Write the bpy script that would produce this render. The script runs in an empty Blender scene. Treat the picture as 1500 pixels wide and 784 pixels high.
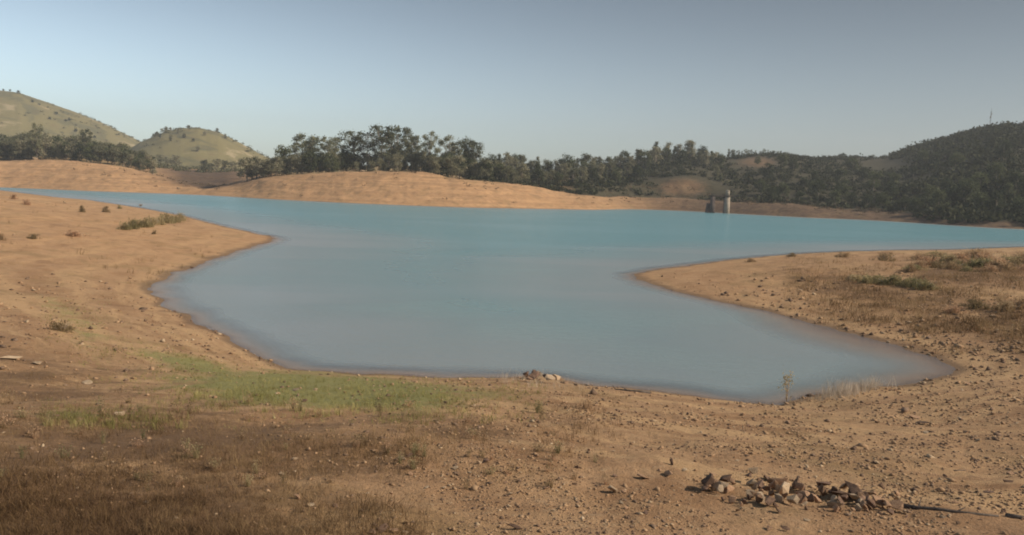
import bpy, bmesh, math, random
import numpy as np
from mathutils import Matrix, Vector

R = math.radians
rng = np.random.default_rng(7)
random.seed(7)
SC = bpy.context.scene
COL = SC.collection

# ------------------------------------------------------------------ camera
EYE = 6.0
F = 1177.0                      # focal length in photo pixels (1500 wide)
PITCH, ROLL = R(5.39), R(1.99)
cp, sp, cr, sr = math.cos(PITCH), math.sin(PITCH), math.cos(ROLL), math.sin(ROLL)
FW = np.array([0, cp, -sp]); U0 = np.array([0, sp, cp]); R0 = np.array([1.0, 0, 0])
UP = cr * U0 - sr * R0
RT = cr * R0 + sr * U0
cam = bpy.data.cameras.new('camera')
co = bpy.data.objects.new('camera', cam); COL.objects.link(co)
co.matrix_world = Matrix(((RT[0], UP[0], -FW[0], 0), (RT[1], UP[1], -FW[1], 0), (RT[2], UP[2], -FW[2], EYE), (0, 0, 0, 1)))
cam.sensor_width = 36; cam.lens = 36 * F / 1500
cam.clip_start = 0.1; cam.clip_end = 9000
SC.camera = co

# ------------------------------------------------------------------ world, sun, exposure
SUN_EL, SUN_AZ = R(34), R(100)          # azimuth clockwise from +Y (the view direction)
w = bpy.data.worlds.new('World'); SC.world = w; w.use_nodes = True
nt = w.node_tree; nd = nt.nodes; ln = nt.links
bg = nd['Background']
sky = nd.new('ShaderNodeTexSky'); sky.sky_type = 'NISHITA'; sky.sun_disc = False
sky.sun_elevation = SUN_EL; sky.sun_rotation = SUN_AZ
sky.air_density = 1.0; sky.dust_density = 1.6; sky.ozone_density = 1.8; sky.altitude = 100
# brightness put into the sky colour: lighter left, darker right and higher up
tc = nd.new('ShaderNodeTexCoord'); sx = nd.new('ShaderNodeSeparateXYZ'); ln.new(tc.outputs['Generated'], sx.inputs[0])
mr = nd.new('ShaderNodeMapRange'); mr.interpolation_type = 'SMOOTHSTEP'
ln.new(sx.outputs['X'], mr.inputs['Value'])
for k, v in (('From Min', -0.75), ('From Max', 0.75), ('To Min', 2.2), ('To Max', 0.68)): mr.inputs[k].default_value = v
mz = nd.new('ShaderNodeMapRange'); mz.interpolation_type = 'SMOOTHSTEP'
ln.new(sx.outputs['Z'], mz.inputs['Value'])
for k, v in (('From Min', 0.05), ('From Max', 0.28), ('To Min', 1.0), ('To Max', 0.5)): mz.inputs[k].default_value = v
mm = nd.new('ShaderNodeMath'); mm.operation = 'MULTIPLY'
ln.new(mr.outputs[0], mm.inputs[0]); ln.new(mz.outputs[0], mm.inputs[1])
vm = nd.new('ShaderNodeVectorMath'); vm.operation = 'SCALE'
hs0 = nd.new('ShaderNodeHueSaturation'); hs0.inputs['Saturation'].default_value = .74; ln.new(sky.outputs[0], hs0.inputs['Color']); ln.new(hs0.outputs[0], vm.inputs[0]); ln.new(mm.outputs[0], vm.inputs['Scale'])
tint = nd.new('ShaderNodeMix'); tint.data_type = 'RGBA'; tint.blend_type = 'MULTIPLY'; tint.inputs[0].default_value = 1
ln.new(vm.outputs[0], tint.inputs[6]); tint.inputs[7].default_value = (0.93, 1.0, 1.0, 1)
ln.new(tint.outputs[2], bg.inputs['Color'])
bg.inputs['Strength'].default_value = 0.075
sl = bpy.data.lights.new('sun', 'SUN'); sl.energy = 3.7; sl.angle = R(0.6); sl.color = (1.0, 0.9, 0.76)
so = bpy.data.objects.new('sun', sl); COL.objects.link(so)
sdir = Vector((math.sin(SUN_AZ) * math.cos(SUN_EL), math.cos(SUN_AZ) * math.cos(SUN_EL), math.sin(SUN_EL)))
so.rotation_euler = sdir.to_track_quat('Z', 'Y').to_euler()
so.location = (0, 0, 60)
vs = SC.view_settings
SC.display_settings.display_device = 'sRGB'
vs.view_transform = 'Standard'; vs.look = 'None'; vs.gamma = 1; vs.use_curve_mapping = False
vs.exposure = 0.52
cy = SC.cycles
cy.max_bounces = 6; cy.diffuse_bounces = 2; cy.glossy_bounces = 2; cy.transmission_bounces = 2
cy.transparent_max_bounces = 8; cy.volume_bounces = 0; cy.caustics_reflective = False; cy.caustics_refractive = False
cy.use_denoising = True
cy.filter_width = 1.9

# ------------------------------------------------------------------ maths of the place
def ray(px, py):
    px = np.asarray(px, float); py = np.asarray(py, float)
    return FW + ((px - 750) / F)[..., None] * RT - ((py - 392) / F)[..., None] * UP

def on_plane(px, py, z=0.0):
    d = ray(px, py); t = (z - EYE) / d[..., 2]
    return d[..., 0] * t, d[..., 1] * t

def az_of(px, py=275):
    d = ray(px, py); return np.arctan2(d[..., 0], d[..., 1])

def pix(x, y, z):
    p = np.stack([x, y, np.asarray(z) - EYE], -1)
    dep = np.maximum(p @ FW, 0.05)
    return 750 + F * (p @ RT) / dep, 392 - F * (p @ UP) / dep

def tan_up(px, py):                     # tangent of elevation of a sight line
    d = ray(px, py); return d[..., 2] / np.hypot(d[..., 0], d[..., 1])

def _h(ix, iy, s):
    n = (ix.astype(np.int64) * 374761393 + iy.astype(np.int64) * 668265263 + s * 974711) & 0x7fffffff
    n = ((n ^ (n >> 13)) * 1274126177) & 0x7fffffff
    n = n ^ (n >> 16)
    return (n & 0xffff) / 32767.5 - 1

def vn(x, y, s=0):
    ix = np.floor(x); iy = np.floor(y); fx = x - ix; fy = y - iy
    fx = fx * fx * (3 - 2 * fx); fy = fy * fy * (3 - 2 * fy)
    a = _h(ix, iy, s); b = _h(ix + 1, iy, s); c = _h(ix, iy + 1, s); d = _h(ix + 1, iy + 1, s)
    return (a * (1 - fx) + b * fx) * (1 - fy) + (c * (1 - fx) + d * fx) * fy

def fbm(x, y, s=0, o=4):
    r = 0; a = 1; t = 0
    for k in range(o):
        r = r + a * vn(x, y, s + k); t += a; a *= .5; x = x * 2.03 + 7.1; y = y * 2.03 + 3.7
    return r / t

def sstep(x, a, b):
    t = np.clip((x - a) / (b - a), 0, 1); return t * t * (3 - 2 * t)

# water line of the near land, followed along the photographed shore
SH = [(0, 279), (80, 289), (128, 293), (207, 305), (271, 317), (319, 330), (365, 340), (395, 346), (403, 350), (398, 354),
      (370, 361), (330, 374), (290, 387), (255, 400), (234, 412), (228, 425), (240, 443), (262, 458), (300, 480), (340, 499),
      (375, 517), (395, 531), (415, 540), (450, 545), (520, 549), (580, 551), (640, 553), (700, 554), (745, 555), (768, 556),
      (800, 556), (850, 562), (900, 567), (950, 573), (1000, 580), (1050, 587), (1100, 591), (1140, 591), (1180, 584), (1215, 577),
      (1260, 571), (1300, 566), (1350, 559), (1395, 551), (1405, 543), (1395, 534), (1370, 523), (1330, 511), (1280, 496), (1220, 480),
      (1150, 463), (1080, 446), (1010, 431), (960, 419), (936, 409), (930, 403), (945, 397), (1000, 390), (1060, 382), (1120, 376),
      (1200, 370), (1300, 367), (1400, 366), (1500, 362)]
shx, shy = on_plane(np.array([p[0] for p in SH]), np.array([p[1] for p in SH]))
POLY = list(zip(shx, shy)) + [(150, 150), (260, 120), (420, 60), (650, -300), (100, -700), (-650, -300), (-620, 120), (-420, 260), (-300, 300)]
POLY = np.array(POLY)

def sdf(x, y):
    """distance to the near water line, positive on land"""
    x = x.ravel(); y = y.ravel(); out = np.full(x.shape, 1e9, np.float32); ins = np.zeros(x.shape, bool)
    x = x.astype(np.float32); y = y.astype(np.float32)
    n = len(POLY)
    for i in range(n):
        ax, ay = POLY[i]; bx, by = POLY[(i + 1) % n]
        ex, ey = bx - ax, by - ay
        t = np.clip(((x - ax) * ex + (y - ay) * ey) / (ex * ex + ey * ey), 0, 1)
        d = (x - ax - t * ex) ** 2 + (y - ay - t * ey) ** 2
        out = np.minimum(out, d)
        c = (ay > y) != (by > y)
        with np.errstate(divide='ignore', invalid='ignore'):
            xi = ax + (y - ay) * ex / (ey if ey else 1e-9)
        ins ^= c & (x < xi)
    out = np.sqrt(out).astype(float)
    return np.where(ins, out, -out)

# sight-line cap: where the backs of the two spits meet the water, by azimuth
_b1 = [(-250, 270)] + SH[:9]; _b2 = SH[55:] + [(1700, 362)]
def _cap(tab):
    px = np.array([p[0] for p in tab], float); py = np.array([p[1] for p in tab], float)
    return az_of(px, py), np.hypot(*on_plane(px, py))
CA1, CR1 = _cap(_b1); CA2, CR2 = _cap(_b2)

# far shore: photo column -> water line, bank top, ground behind, ridge
FT0 = np.array([
 # px   shoreY bankY bankD  midY midD ridgeY ridgeD
 [-500, 268, 225, 60, 210, 150, 215, 330],
 [-200, 271, 228, 60, 216, 150, 219, 330],
 [0,   274.5,233, 55, 228, 130, 226, 330],
 [60,  276.9,233, 55, 228, 130, 226, 330],
 [110, 279,235, 52, 230, 120, 228, 330],
 [170, 281.3, 242, 50, 236, 120, 235, 330],
 [215, 282.7, 251, 45, 245, 120, 242, 330],
 [255, 284, 264, 34, 254, 130, 246, 330],
 [300, 286, 273, 22, 256, 150, 249, 330],
 [345, 288.5,270, 25, 257, 150, 250, 330],
 [375, 290.5,262, 32, 257, 110, 252, 330],
 [400, 292, 257, 36, 256, 110, 250, 330],
 [450, 294.5,253, 40, 254, 110, 245, 330],
 [500, 297, 251.5,42, 253, 110, 245, 330],
 [560, 299.5,251, 42, 253, 110, 245, 330],
 [610, 301.5,253, 42, 254, 110, 245, 330],
 [650, 303, 261, 38, 258, 100, 248, 330],
 [700, 304.5,267, 35, 264, 100, 252, 330],
 [760, 305.5,271, 32, 268, 90, 253, 300],
 [820, 306.5,281, 30, 272, 80, 254, 300],
 [870, 307.5,285, 28, 272, 70, 250, 290],
 [910, 306.5,288, 24, 270, 60, 243, 280],
 [950, 307, 289, 22, 264, 55, 234, 280],
 [1000,309, 290, 22, 262, 50, 231, 280],
 [1040,311, 292, 22, 270, 60, 234, 290],
 [1075,313, 294, 22, 272, 80, 233, 300],
 [1110,315, 297, 24, 276, 80, 230, 310],
 [1150,317, 298, 24, 277, 80, 229, 320],
 [1185,319, 301, 24, 278, 90, 235.5, 340],
 [1240,321, 304, 24, 278, 100, 236, 380],
 [1290,323.5,308, 24, 278, 100, 238, 410],
 [1340,326.5,312, 22, 276, 100, 219, 430],
 [1400,330.5,310, 20, 275, 90, 205, 430],
 [1440,333, 315, 18, 270, 90, 195, 430],
 [1500,336, 320, 16, 268, 90, 192, 430],
 [1700,346, 326, 16, 262, 90, 180, 430],
 [2000,360, 340, 16, 270, 90, 200, 430]])
_px = np.arange(-500, 2001, 5.0)
def _smooth(col, sg):
    v = np.interp(_px, FT0[:, 0], col); k = np.exp(-.5 * (np.arange(-12, 13) * 5 / sg) ** 2); k /= k.sum()
    return np.convolve(np.pad(v, 12, mode='edge'), k, 'valid')
FT = np.stack([_px] + [_smooth(FT0[:, i], 9 if i == 1 else 14) for i in range(1, 8)], 1)
FT[:, 3] *= 1.35
FAZ = az_of(FT[:, 0], FT[:, 1])
FR0 = np.hypot(*on_plane(FT[:, 0], FT[:, 1]))
FR1 = FR0 + FT[:, 3]; FR2 = FR0 + FT[:, 5]; FR3 = FR0 + FT[:, 7]
def _z(py, rr): return EYE + tan_up(FT[:, 0], py) * rr
FZ1 = _z(FT[:, 2], FR1); FZ2 = _z(FT[:, 4], FR2); FZ3 = _z(FT[:, 6], FR3)

H1 = np.array([(-700, 190), (-450, 150), (-250, 122), (-120, 118), (-40, 127), (0, 134), (28, 137), (60, 148), (110, 165), (150, 181), (200, 205), (232, 224), (262, 248)], float)
H2 = np.array([(150, 250), (185, 222), (205, 209), (240, 194), (265, 188.5), (290, 187), (320, 194), (352, 210), (385, 228), (420, 246), (450, 262)], float)

def terrain(x, y, detail=True):
    """height, plus (near distance, distance past far shore)"""
    shp = np.shape(x); x = np.ravel(x).astype(float); y = np.ravel(y).astype(float)
    r = np.hypot(x, y) + 1e-6; az = np.arctan2(x, y)
    dN = sdf(x, y)
    wob = fbm(x * .5, y * .5, 11, 3) * np.clip(r / 60, .12, .6)
    dn = dN + wob * np.exp(-np.abs(dN) / 6)
    # near land
    s = 0.215 - 0.115 * sstep(r, 18, 60); A = 8.0 - 3.8 * sstep(r, 20, 80)
    zn = A * (1 - np.exp(-s * np.maximum(dn, 0) / A))
    zn = zn + fbm(x * .12, y * .12, 3, 3) * .45 * sstep(dn, 1, 22) + fbm(x * .6, y * .6, 5, 3) * .09 * sstep(dn, .3, 5)
    cap = np.full(x.shape, 1e9)
    for ca, crr in ((CA1, CR1), (CA2, CR2)):
        m = (az >= ca[0]) & (az <= ca[-1])
        rr = np.interp(az, ca, crr)
        c = EYE * (1 - r / rr) * .93
        cap = np.where(m, np.minimum(cap, np.where(c > -1, c, 1e9)), cap)
    zn = np.where(dn > 0, np.minimum(zn, np.maximum(cap, .02)), zn)
    mbx, mby = on_plane(796., 558.)
    zn = zn + .0
    dn = dn + .8 * np.exp(-(((x - float(mbx)) / .9) ** 2 + ((y - float(mby) - .3) / .9) ** 2))
    zn = np.where(dn > 0, np.maximum(zn, .13 * np.exp(-(((x - float(mbx)) / .7) ** 2 + ((y - float(mby)) / .7) ** 2))), zn)
    if detail:
        zn = zn + (fbm(x * 2.3, y * 2.3, 21, 3) * .030 + fbm(x * 9, y * 9, 31, 2) * .009) * sstep(dn, .1, 2.5)
    # far land
    def T(v): return np.interp(az, FAZ, v)
    r0, r1, r2, r3 = T(FR0), T(FR1), T(FR2), T(FR3)
    z1, z2, z3 = T(FZ1), T(FZ2), T(FZ3)
    rn = r + fbm(x * .05, y * .05, 41, 3) * 5 * sstep(r, 180, 260)
    rn = rn + (r0 - rn) * 0 
    e = r - r0
    t1 = np.clip(e / (r1 - r0), 0, 1); t2 = sstep(rn, r1, r2); t3 = np.clip((r - r2) / (r3 - r2), 0, 1)
    t3 = t3 * (1.55 - .55 * t3 * t3) - 0.0
    t3 = np.minimum(t3, 1.0)
    bank = z1 * (.35 * (1 - (1 - t1) ** 1.7) + .65 * np.sin(t1 * math.pi / 2) ** 1.3)
    zf = np.where(r < r1, bank, np.where(r < r2, z1 + (z2 - z1) * t2, z2 + (z3 - z2) * t3))
    zf = np.where(r > r3, z3 - (z3 - 8) * sstep(r, r3, r3 + 350), zf)
    gul = np.abs(fbm(az * 330, r * .022, 51, 3)); gul2 = np.abs(fbm(az * 110, r * .01, 54, 3))
    zf = zf + (fbm(x * .03, y * .03, 51, 4) * 1.3 - gul2 * .2) * sstep(e, 1, 22) * (1 - .6 * sstep(r, r1, r2))
    zf = zf + fbm(x * .02, y * .02, 61, 4) * 4.5 * sstep(r, r2, r3) * sstep(z3, 20, 40)
    # the two grassy hills behind
    def hill(tab, rc, wd, base):
        a = az_of(tab[:, 0], tab[:, 1]); zt = EYE + tan_up(tab[:, 0], tab[:, 1]) * rc
        zz = np.interp(az, a, zt, left=base, right=base)
        sh = np.cos(np.clip((r - rc) / wd, -1, 1) * math.pi / 2) ** 2
        b = (zz - base) * sh + base
        return np.where(sh > 0, b + fbm(x * .012, y * .012, 71, 4) * 7 * sh * sstep(zz, base + 3, base + 30) * (1-sh**6), base)
    base = 8 + 0 * r
    h = np.maximum(hill(H1, 1380, 420, 8.0), hill(H2, 1000, 260, 8.0))
    zf = np.where(r > r2, np.maximum(zf, np.where(h > 8.5, h, -9)), zf)
    sbx, sby = on_plane(1270., 495.)
    bs = .1 - .082 * np.exp(-(((x - float(sbx)) / 9) ** 2 + ((y - float(sby)) / 9) ** 2))
    zbed = -np.minimum(3.0, np.minimum(np.maximum(-dn, 0) * bs, np.maximum(-e, 0) * .12))
    z = np.where(e > 0, zf, zbed)
    z = np.where(dn > 0, np.maximum(zn, np.where(e > 0, zf, -9)), z)
    if detail:
        z = z + np.where((e > 3) & (dn < 0), fbm(x * .25, y * .25, 81, 3) * .45, 0)
    return z.reshape(shp), dn.reshape(shp), e.reshape(shp)

GRID = {}
def lookup(x, y):
    """height and near distance read back from the terrain sheet"""
    shp = np.shape(x); x = np.ravel(np.asarray(x, float)); y = np.ravel(np.asarray(y, float))
    a = np.arctan2(x, y); a = np.where(a < GRID['az'][0], a + 2 * math.pi, a); r = np.hypot(x, y)
    na_, nr_ = GRID['z'].shape
    fa = np.interp(a, GRID['az'], np.arange(na_)); fr = np.interp(r, GRID['r'], np.arange(nr_))
    ia = np.minimum(fa.astype(int), na_ - 2); ir = np.minimum(fr.astype(int), nr_ - 2); u = fa - ia; v = fr - ir
    def g(A): return (A[ia, ir] * (1 - u) + A[ia + 1, ir] * u) * (1 - v) + (A[ia, ir + 1] * (1 - u) + A[ia + 1, ir + 1] * u) * v
    return g(GRID['z']).reshape(shp), g(GRID['d']).reshape(shp)

def ground_z(x, y):
    return float(lookup(np.array([x]), np.array([y]))[0][0])

def hits(px, py):
    """where sight lines through photo pixels meet the near land"""
    px = np.asarray(px, float); py = np.asarray(py, float)
    d = ray(px, py); d = d / np.hypot(d[..., 0], d[..., 1])[..., None]
    lo = np.full(px.shape, 2.5); hi = np.full(px.shape, 0.0)
    rs = np.geomspace(2.5, 330, 170); found = np.zeros(px.shape, bool)
    for i in range(1, len(rs)):
        q = rs[i]
        z = lookup(d[..., 0] * q, d[..., 1] * q)[0]
        h = (EYE + d[..., 2] * q < z) & ~found
        hi = np.where(h, q, hi); lo = np.where(h, rs[i - 1], lo); found |= h
    for _ in range(9):
        m = (lo + hi) / 2; z = lookup(d[..., 0] * m, d[..., 1] * m)[0]
        b = EYE + d[..., 2] * m < z
        hi = np.where(b, m, hi); lo = np.where(b, lo, m)
    x = d[..., 0] * hi; y = d[..., 1] * hi
    z, dn = lookup(x, y)
    return x, y, z, hi, found & (dn > 0)

# ------------------------------------------------------------------ materials
def new_mat(name):
    m = bpy.data.materials.new(name); m.use_nodes = True
    return m, m.node_tree.nodes, m.node_tree.links, m.node_tree.nodes['Principled BSDF']

def N(nodes, t, **k):
    n = nodes.new('ShaderNode' + t)
    for a, b in k.items(): setattr(n, a, b)
    return n

def noise(nodes, links, scale, detail=4, rough=.55, vec=None, dist=0):
    n = N(nodes, 'TexNoise'); n.inputs['Scale'].default_value = scale; n.inputs['Detail'].default_value = detail
    n.inputs['Roughness'].default_value = rough; n.inputs['Distortion'].default_value = dist
    if vec is not None: links.new(vec, n.inputs['Vector'])
    return n.outputs['Fac']

def mix(nodes, links, fac, a, b, mode='MIX'):
    m = N(nodes, 'Mix', data_type='RGBA', blend_type=mode)
    for i, v in ((0, fac), (6, a), (7, b)):
        if isinstance(v, (int, float)): m.inputs[i].default_value = v
        elif isinstance(v, tuple): m.inputs[i].default_value = (*v, 1)
        else: links.new(v, m.inputs[i])
    return m.outputs[2]

def ramp(nodes, links, v, a, b, lo=0., hi=1.):
    m = N(nodes, 'MapRange'); m.interpolation_type = 'SMOOTHSTEP'
    links.new(v, m.inputs['Value'])
    for k, q in (('From Min', a), ('From Max', b), ('To Min', lo), ('To Max', hi)): m.inputs[k].default_value = q
    return m.outputs[0]

def math_(nodes, links, op, a, b=None):
    m = N(nodes, 'Math', operation=op)
    for i, v in ((0, a), (1, b)):
        if v is None: continue
        if isinstance(v, (int, float)): m.inputs[i].default_value = v
        else: links.new(v, m.inputs[i])
    return m.outputs[0]

def attr(nodes, name):
    return N(nodes, 'Attribute', attribute_name=name).outputs['Fac']

def make_ground():
    m, n, l, p = new_mat('dry_earth')
    tc = N(n, 'TexCoord').outputs['Object']
    sep = N(n, 'SeparateXYZ'); l.new(tc, sep.inputs[0])
    big = noise(n, l, .06, 5, .6, tc); mid = noise(n, l, .7, 6, .62, tc); fine = noise(n, l, 7, 6, .7, tc); grit = noise(n, l, 38, 4, .7, tc)
    # strandlines left by the falling water follow the height
    mp = N(n, 'Mapping'); mp.inputs['Scale'].default_value = (.05, .05, 5); l.new(tc, mp.inputs[0])
    st = noise(n, l, 1.0, 4, .7, mp.outputs[0])
    mp2 = N(n, 'Mapping'); mp2.inputs['Scale'].default_value = (.018, .018, .9); l.new(tc, mp2.inputs[0]); st2 = noise(n, l, 1.0, 6, .72, mp2.outputs[0], .8)
    soil = mix(n, l, ramp(n, l, mid, .3, .7), (.285, .158, .078), (.42, .255, .138))
    soil = mix(n, l, ramp(n, l, st, .42, .62), soil, (.48, .30, .155))
    pale = ramp(n, l, fine, .52, .72)
    soil = mix(n, l, math_(n, l, 'MULTIPLY', pale, .45), soil, (.50, .36, .22))
    soil = mix(n, l, math_(n, l, 'MULTIPLY', ramp(n, l, fine, .47, .3), .55), soil, (.20, .125, .07))
    soil = mix(n, l, math_(n, l, 'MULTIPLY', ramp(n, l, grit, .45, .28), .6), soil, (.16, .10, .06))
    red = attr(n, 'red'); soil = mix(n, l, math_(n, l, 'MULTIPLY', red, .8), soil, mix(n, l, mid, (.42, .225, .105), (.56, .345, .185)))
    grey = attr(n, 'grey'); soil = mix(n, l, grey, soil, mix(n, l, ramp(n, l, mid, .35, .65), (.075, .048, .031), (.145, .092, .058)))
    tone = mix(n, l, ramp(n, l, st2, .40, .62), (.76, .73, .70), (1.2, 1.18, 1.15))
    soil = mix(n, l, math_(n, l, 'MULTIPLY', attr(n, 'far'), .55), soil, mix(n, l, 1.0, soil, tone, 'MULTIPLY'))
    blot = noise(n, l, .28, 6, .7, tc, .5)
    soil = mix(n, l, ramp(n, l, blot, .50, .66, 0, .5), soil, (.235, .155, .07))
    soil = mix(n, l, ramp(n, l, blot, .44, .34, 0, .45), soil, (.21, .115, .06))
    nn = math_(n, l, 'SUBTRACT', mid, .5); f2 = math_(n, l, 'SUBTRACT', fine, .5)
    nz = math_(n, l, 'ADD', math_(n, l, 'MULTIPLY', nn, 1.5), math_(n, l, 'MULTIPLY', f2, 1.0))
    def veg(c, name, ca, cb, k=1):
        nonlocal soil
        a = attr(n, name)
        fac = ramp(n, l, math_(n, l, 'ADD', a, math_(n, l, 'MULTIPLY', nz, k)), .35, .75)
        fac = math_(n, l, 'MULTIPLY', fac, ramp(n, l, a, .0, .2))
        soil = mix(n, l, fac, soil, mix(n, l, fine, ca, cb))
    veg(soil, 'dry', (.12, .065, .034), (.25, .15, .078))
    veg(soil, 'green', (.165, .155, .052), (.32, .285, .115), .7)
    veg(soil, 'grass', (.14, .12, .05), (.27, .22, .10), .6)
    hp = noise(n, l, .022, 6, .62, tc, .6)
    soil = mix(n, l, math_(n, l, 'MULTIPLY', ramp(n, l, hp, .5, .6), attr(n, 'grass')), soil, mix(n, l, noise(n, l, .12, 5, .7, tc), (.075, .08, .035), (.20, .165, .085)))
    soil = mix(n, l, math_(n, l, 'MULTIPLY', ramp(n, l, hp, .42, .34), math_(n, l, 'MULTIPLY', attr(n, 'grass'), .7)), soil, (.40, .31, .185))
    wv = ramp(n, l, noise(n, l, .11, 6, .7, tc, .4), .55, .66)
    soil = mix(n, l, math_(n, l, 'MULTIPLY', math_(n, l, 'MULTIPLY', wv, attr(n, 'far')), .55), soil, (.20, .135, .07))
    veg(soil, 'scrub', (.030, .034, .018), (.095, .072, .04), .6)
    z = sep.outputs['Z']
    wet = math_(n, l, 'MULTIPLY', ramp(n, l, math_(n, l, 'ADD', z, math_(n, l, 'MULTIPLY', nn, .12)), .10, .02), ramp(n, l, z, -.03, .0))
    soil = mix(n, l, math_(n, l, 'MULTIPLY', wet, .7), soil, (.16, .105, .065))
    soil = mix(n, l, ramp(n, l, z, -.01, -.06), soil, (.50, .36, .25))      # lake bed silt, paled to make up for light lost under water
    l.new(soil, p.inputs['Base Color'])
    p.inputs['Roughness'].default_value = .95
    p.inputs['Specular IOR Level'].default_value = .2
    bh = math_(n, l, 'ADD', math_(n, l, 'MULTIPLY', fine, 1.0), math_(n, l, 'MULTIPLY', grit, .45))
    b = N(n, 'Bump'); b.inputs['Distance'].default_value = .09; b.inputs['Strength'].default_value = .75
    l.new(bh, b.inputs['Height']); 
    b2 = N(n, 'Bump'); b2.inputs['Distance'].default_value = 1.6; b2.inputs['Strength'].default_value = .25
    b2n = noise(n, l, .16, 5, .65, tc)
    hh = math_(n, l, 'MULTIPLY', b2n, attr(n, 'far')); l.new(hh, b2.inputs['Height'])
    l.new(b.outputs[0], b2.inputs['Normal']); l.new(b2.outputs[0], p.inputs['Normal'])
    return m

def make_water():
    m, n, l, p = new_mat('lake_water')
    n.remove(p); out = n['Material Output']
    tc = N(n, 'TexCoord').outputs['Object']
    dep = attr(n, 'depth')
    mp = N(n, 'Mapping'); mp.inputs['Scale'].default_value = (.6, 1.7, 1); mp.inputs['Rotation'].default_value = (0, 0, R(12)); l.new(tc, mp.inputs[0])
    a = noise(n, l, 1.1, 6, .62, mp.outputs[0], .3); c = noise(n, l, 5.0, 3, .6, mp.outputs[0])
    big = noise(n, l, .03, 4, .6, mp.outputs[0], .5)
    hgt = math_(n, l, 'ADD', a, math_(n, l, 'MULTIPLY', c, .7))
    b = N(n, 'Bump'); b.inputs['Distance'].default_value = .8
    l.new(ramp(n, l, big, .35, .65, .22, .56), b.inputs['Strength'])
    l.new(hgt, b.inputs['Height'])
    df = N(n, 'BsdfDiffuse'); tr = N(n, 'BsdfTransparent'); tr.inputs[0].default_value = (.95, .9, .82, 1)
    col = mix(n, l, ramp(n, l, dep, .1, 2.6), (.28, .305, .30), (.135, .295, .32))
    col = mix(n, l, ramp(n, l, big, .3, .7, 0, .35), col, (.11, .285, .31))
    l.new(col, df.inputs['Color'])
    ms = N(n, 'MixShader'); l.new(ramp(n, l, dep, -.04, .20, 0, 1), ms.inputs[0]); l.new(tr.outputs[0], ms.inputs[1]); l.new(df.outputs[0], ms.inputs[2])
    gl = N(n, 'BsdfGlossy'); gl.inputs['Roughness'].default_value = .17; gl.inputs['Color'].default_value = (1, 1, 1, 1); l.new(b.outputs[0], gl.inputs['Normal'])
    fr = N(n, 'Fresnel'); fr.inputs['IOR'].default_value = 1.33; l.new(b.outputs[0], fr.inputs['Normal'])
    ff = math_(n, l, 'MINIMUM', math_(n, l, 'MULTIPLY', fr.outputs[0], .78), .44)
    m2 = N(n, 'MixShader'); l.new(ff, m2.inputs[0]); l.new(ms.outputs[0], m2.inputs[1]); l.new(gl.outputs[0], m2.inputs[2])
    l.new(m2.outputs[0], out.inputs['Surface'])
    return m

def leafy(name, a, b, rough=.8, trans=.25, objvar=True):
    """foliage: two tones varied over space, plus a shift for each plant"""
    m, n, l, p = new_mat(name)
    tc = N(n, 'TexCoord').outputs['Object']
    f = noise(n, l, 9 if objvar else .5, 3, .6, tc)
    c = mix(n, l, ramp(n, l, f, .35, .65), a, b)
    if objvar:
        oi = N(n, 'ObjectInfo').outputs['Random']
        hs = N(n, 'HueSaturation'); l.new(c, hs.inputs['Color'])
        l.new(ramp(n, l, oi, 0, 1, .65, 1.4), hs.inputs['Value']); l.new(ramp(n, l, oi, 0, 1, .515, .485), hs.inputs['Hue'])
        c = hs.outputs[0]
    l.new(c, p.inputs['Base Color']); p.inputs['Roughness'].default_value = rough; p.inputs['Specular IOR Level'].default_value = .15
    if trans:
        t = N(n, 'BsdfTranslucent'); l.new(c, t.inputs[0]); s = N(n, 'MixShader'); s.inputs[0].default_value = trans
        l.new(p.outputs[0], s.inputs[1]); l.new(t.outputs[0], s.inputs[2]); l.new(s.outputs[0], n['Material Output'].inputs[0])
    return m

def stony(name, a, b, scale=6, rough=.9, bump=.5, objvar=.5, dist=.02):
    m, n, l, p = new_mat(name)
    tc = N(n, 'TexCoord').outputs['Object']
    f = noise(n, l, scale, 6, .65, tc); g = noise(n, l, scale * 5, 3, .6, tc)
    c = mix(n, l, ramp(n, l, f, .3, .7), a, b)
    c = mix(n, l, math_(n, l, 'MULTIPLY', ramp(n, l, g, .5, .7), .3), c, tuple(min(1, v * 1.5) for v in b))
    if objvar:
        oi = N(n, 'ObjectInfo').outputs['Random']; hs = N(n, 'HueSaturation'); l.new(c, hs.inputs['Color'])
        l.new(ramp(n, l, oi, 0, 1, 1 - objvar, 1 + objvar * .6), hs.inputs['Value']); c = hs.outputs[0]
    l.new(c, p.inputs['Base Color']); p.inputs['Roughness'].default_value = rough; p.inputs['Specular IOR Level'].default_value = .25
    bb = N(n, 'Bump'); bb.inputs['Distance'].default_value = dist; bb.inputs['Strength'].default_value = bump
    l.new(g, bb.inputs['Height']); l.new(bb.outputs[0], p.inputs['Normal'])
    return m

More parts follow.
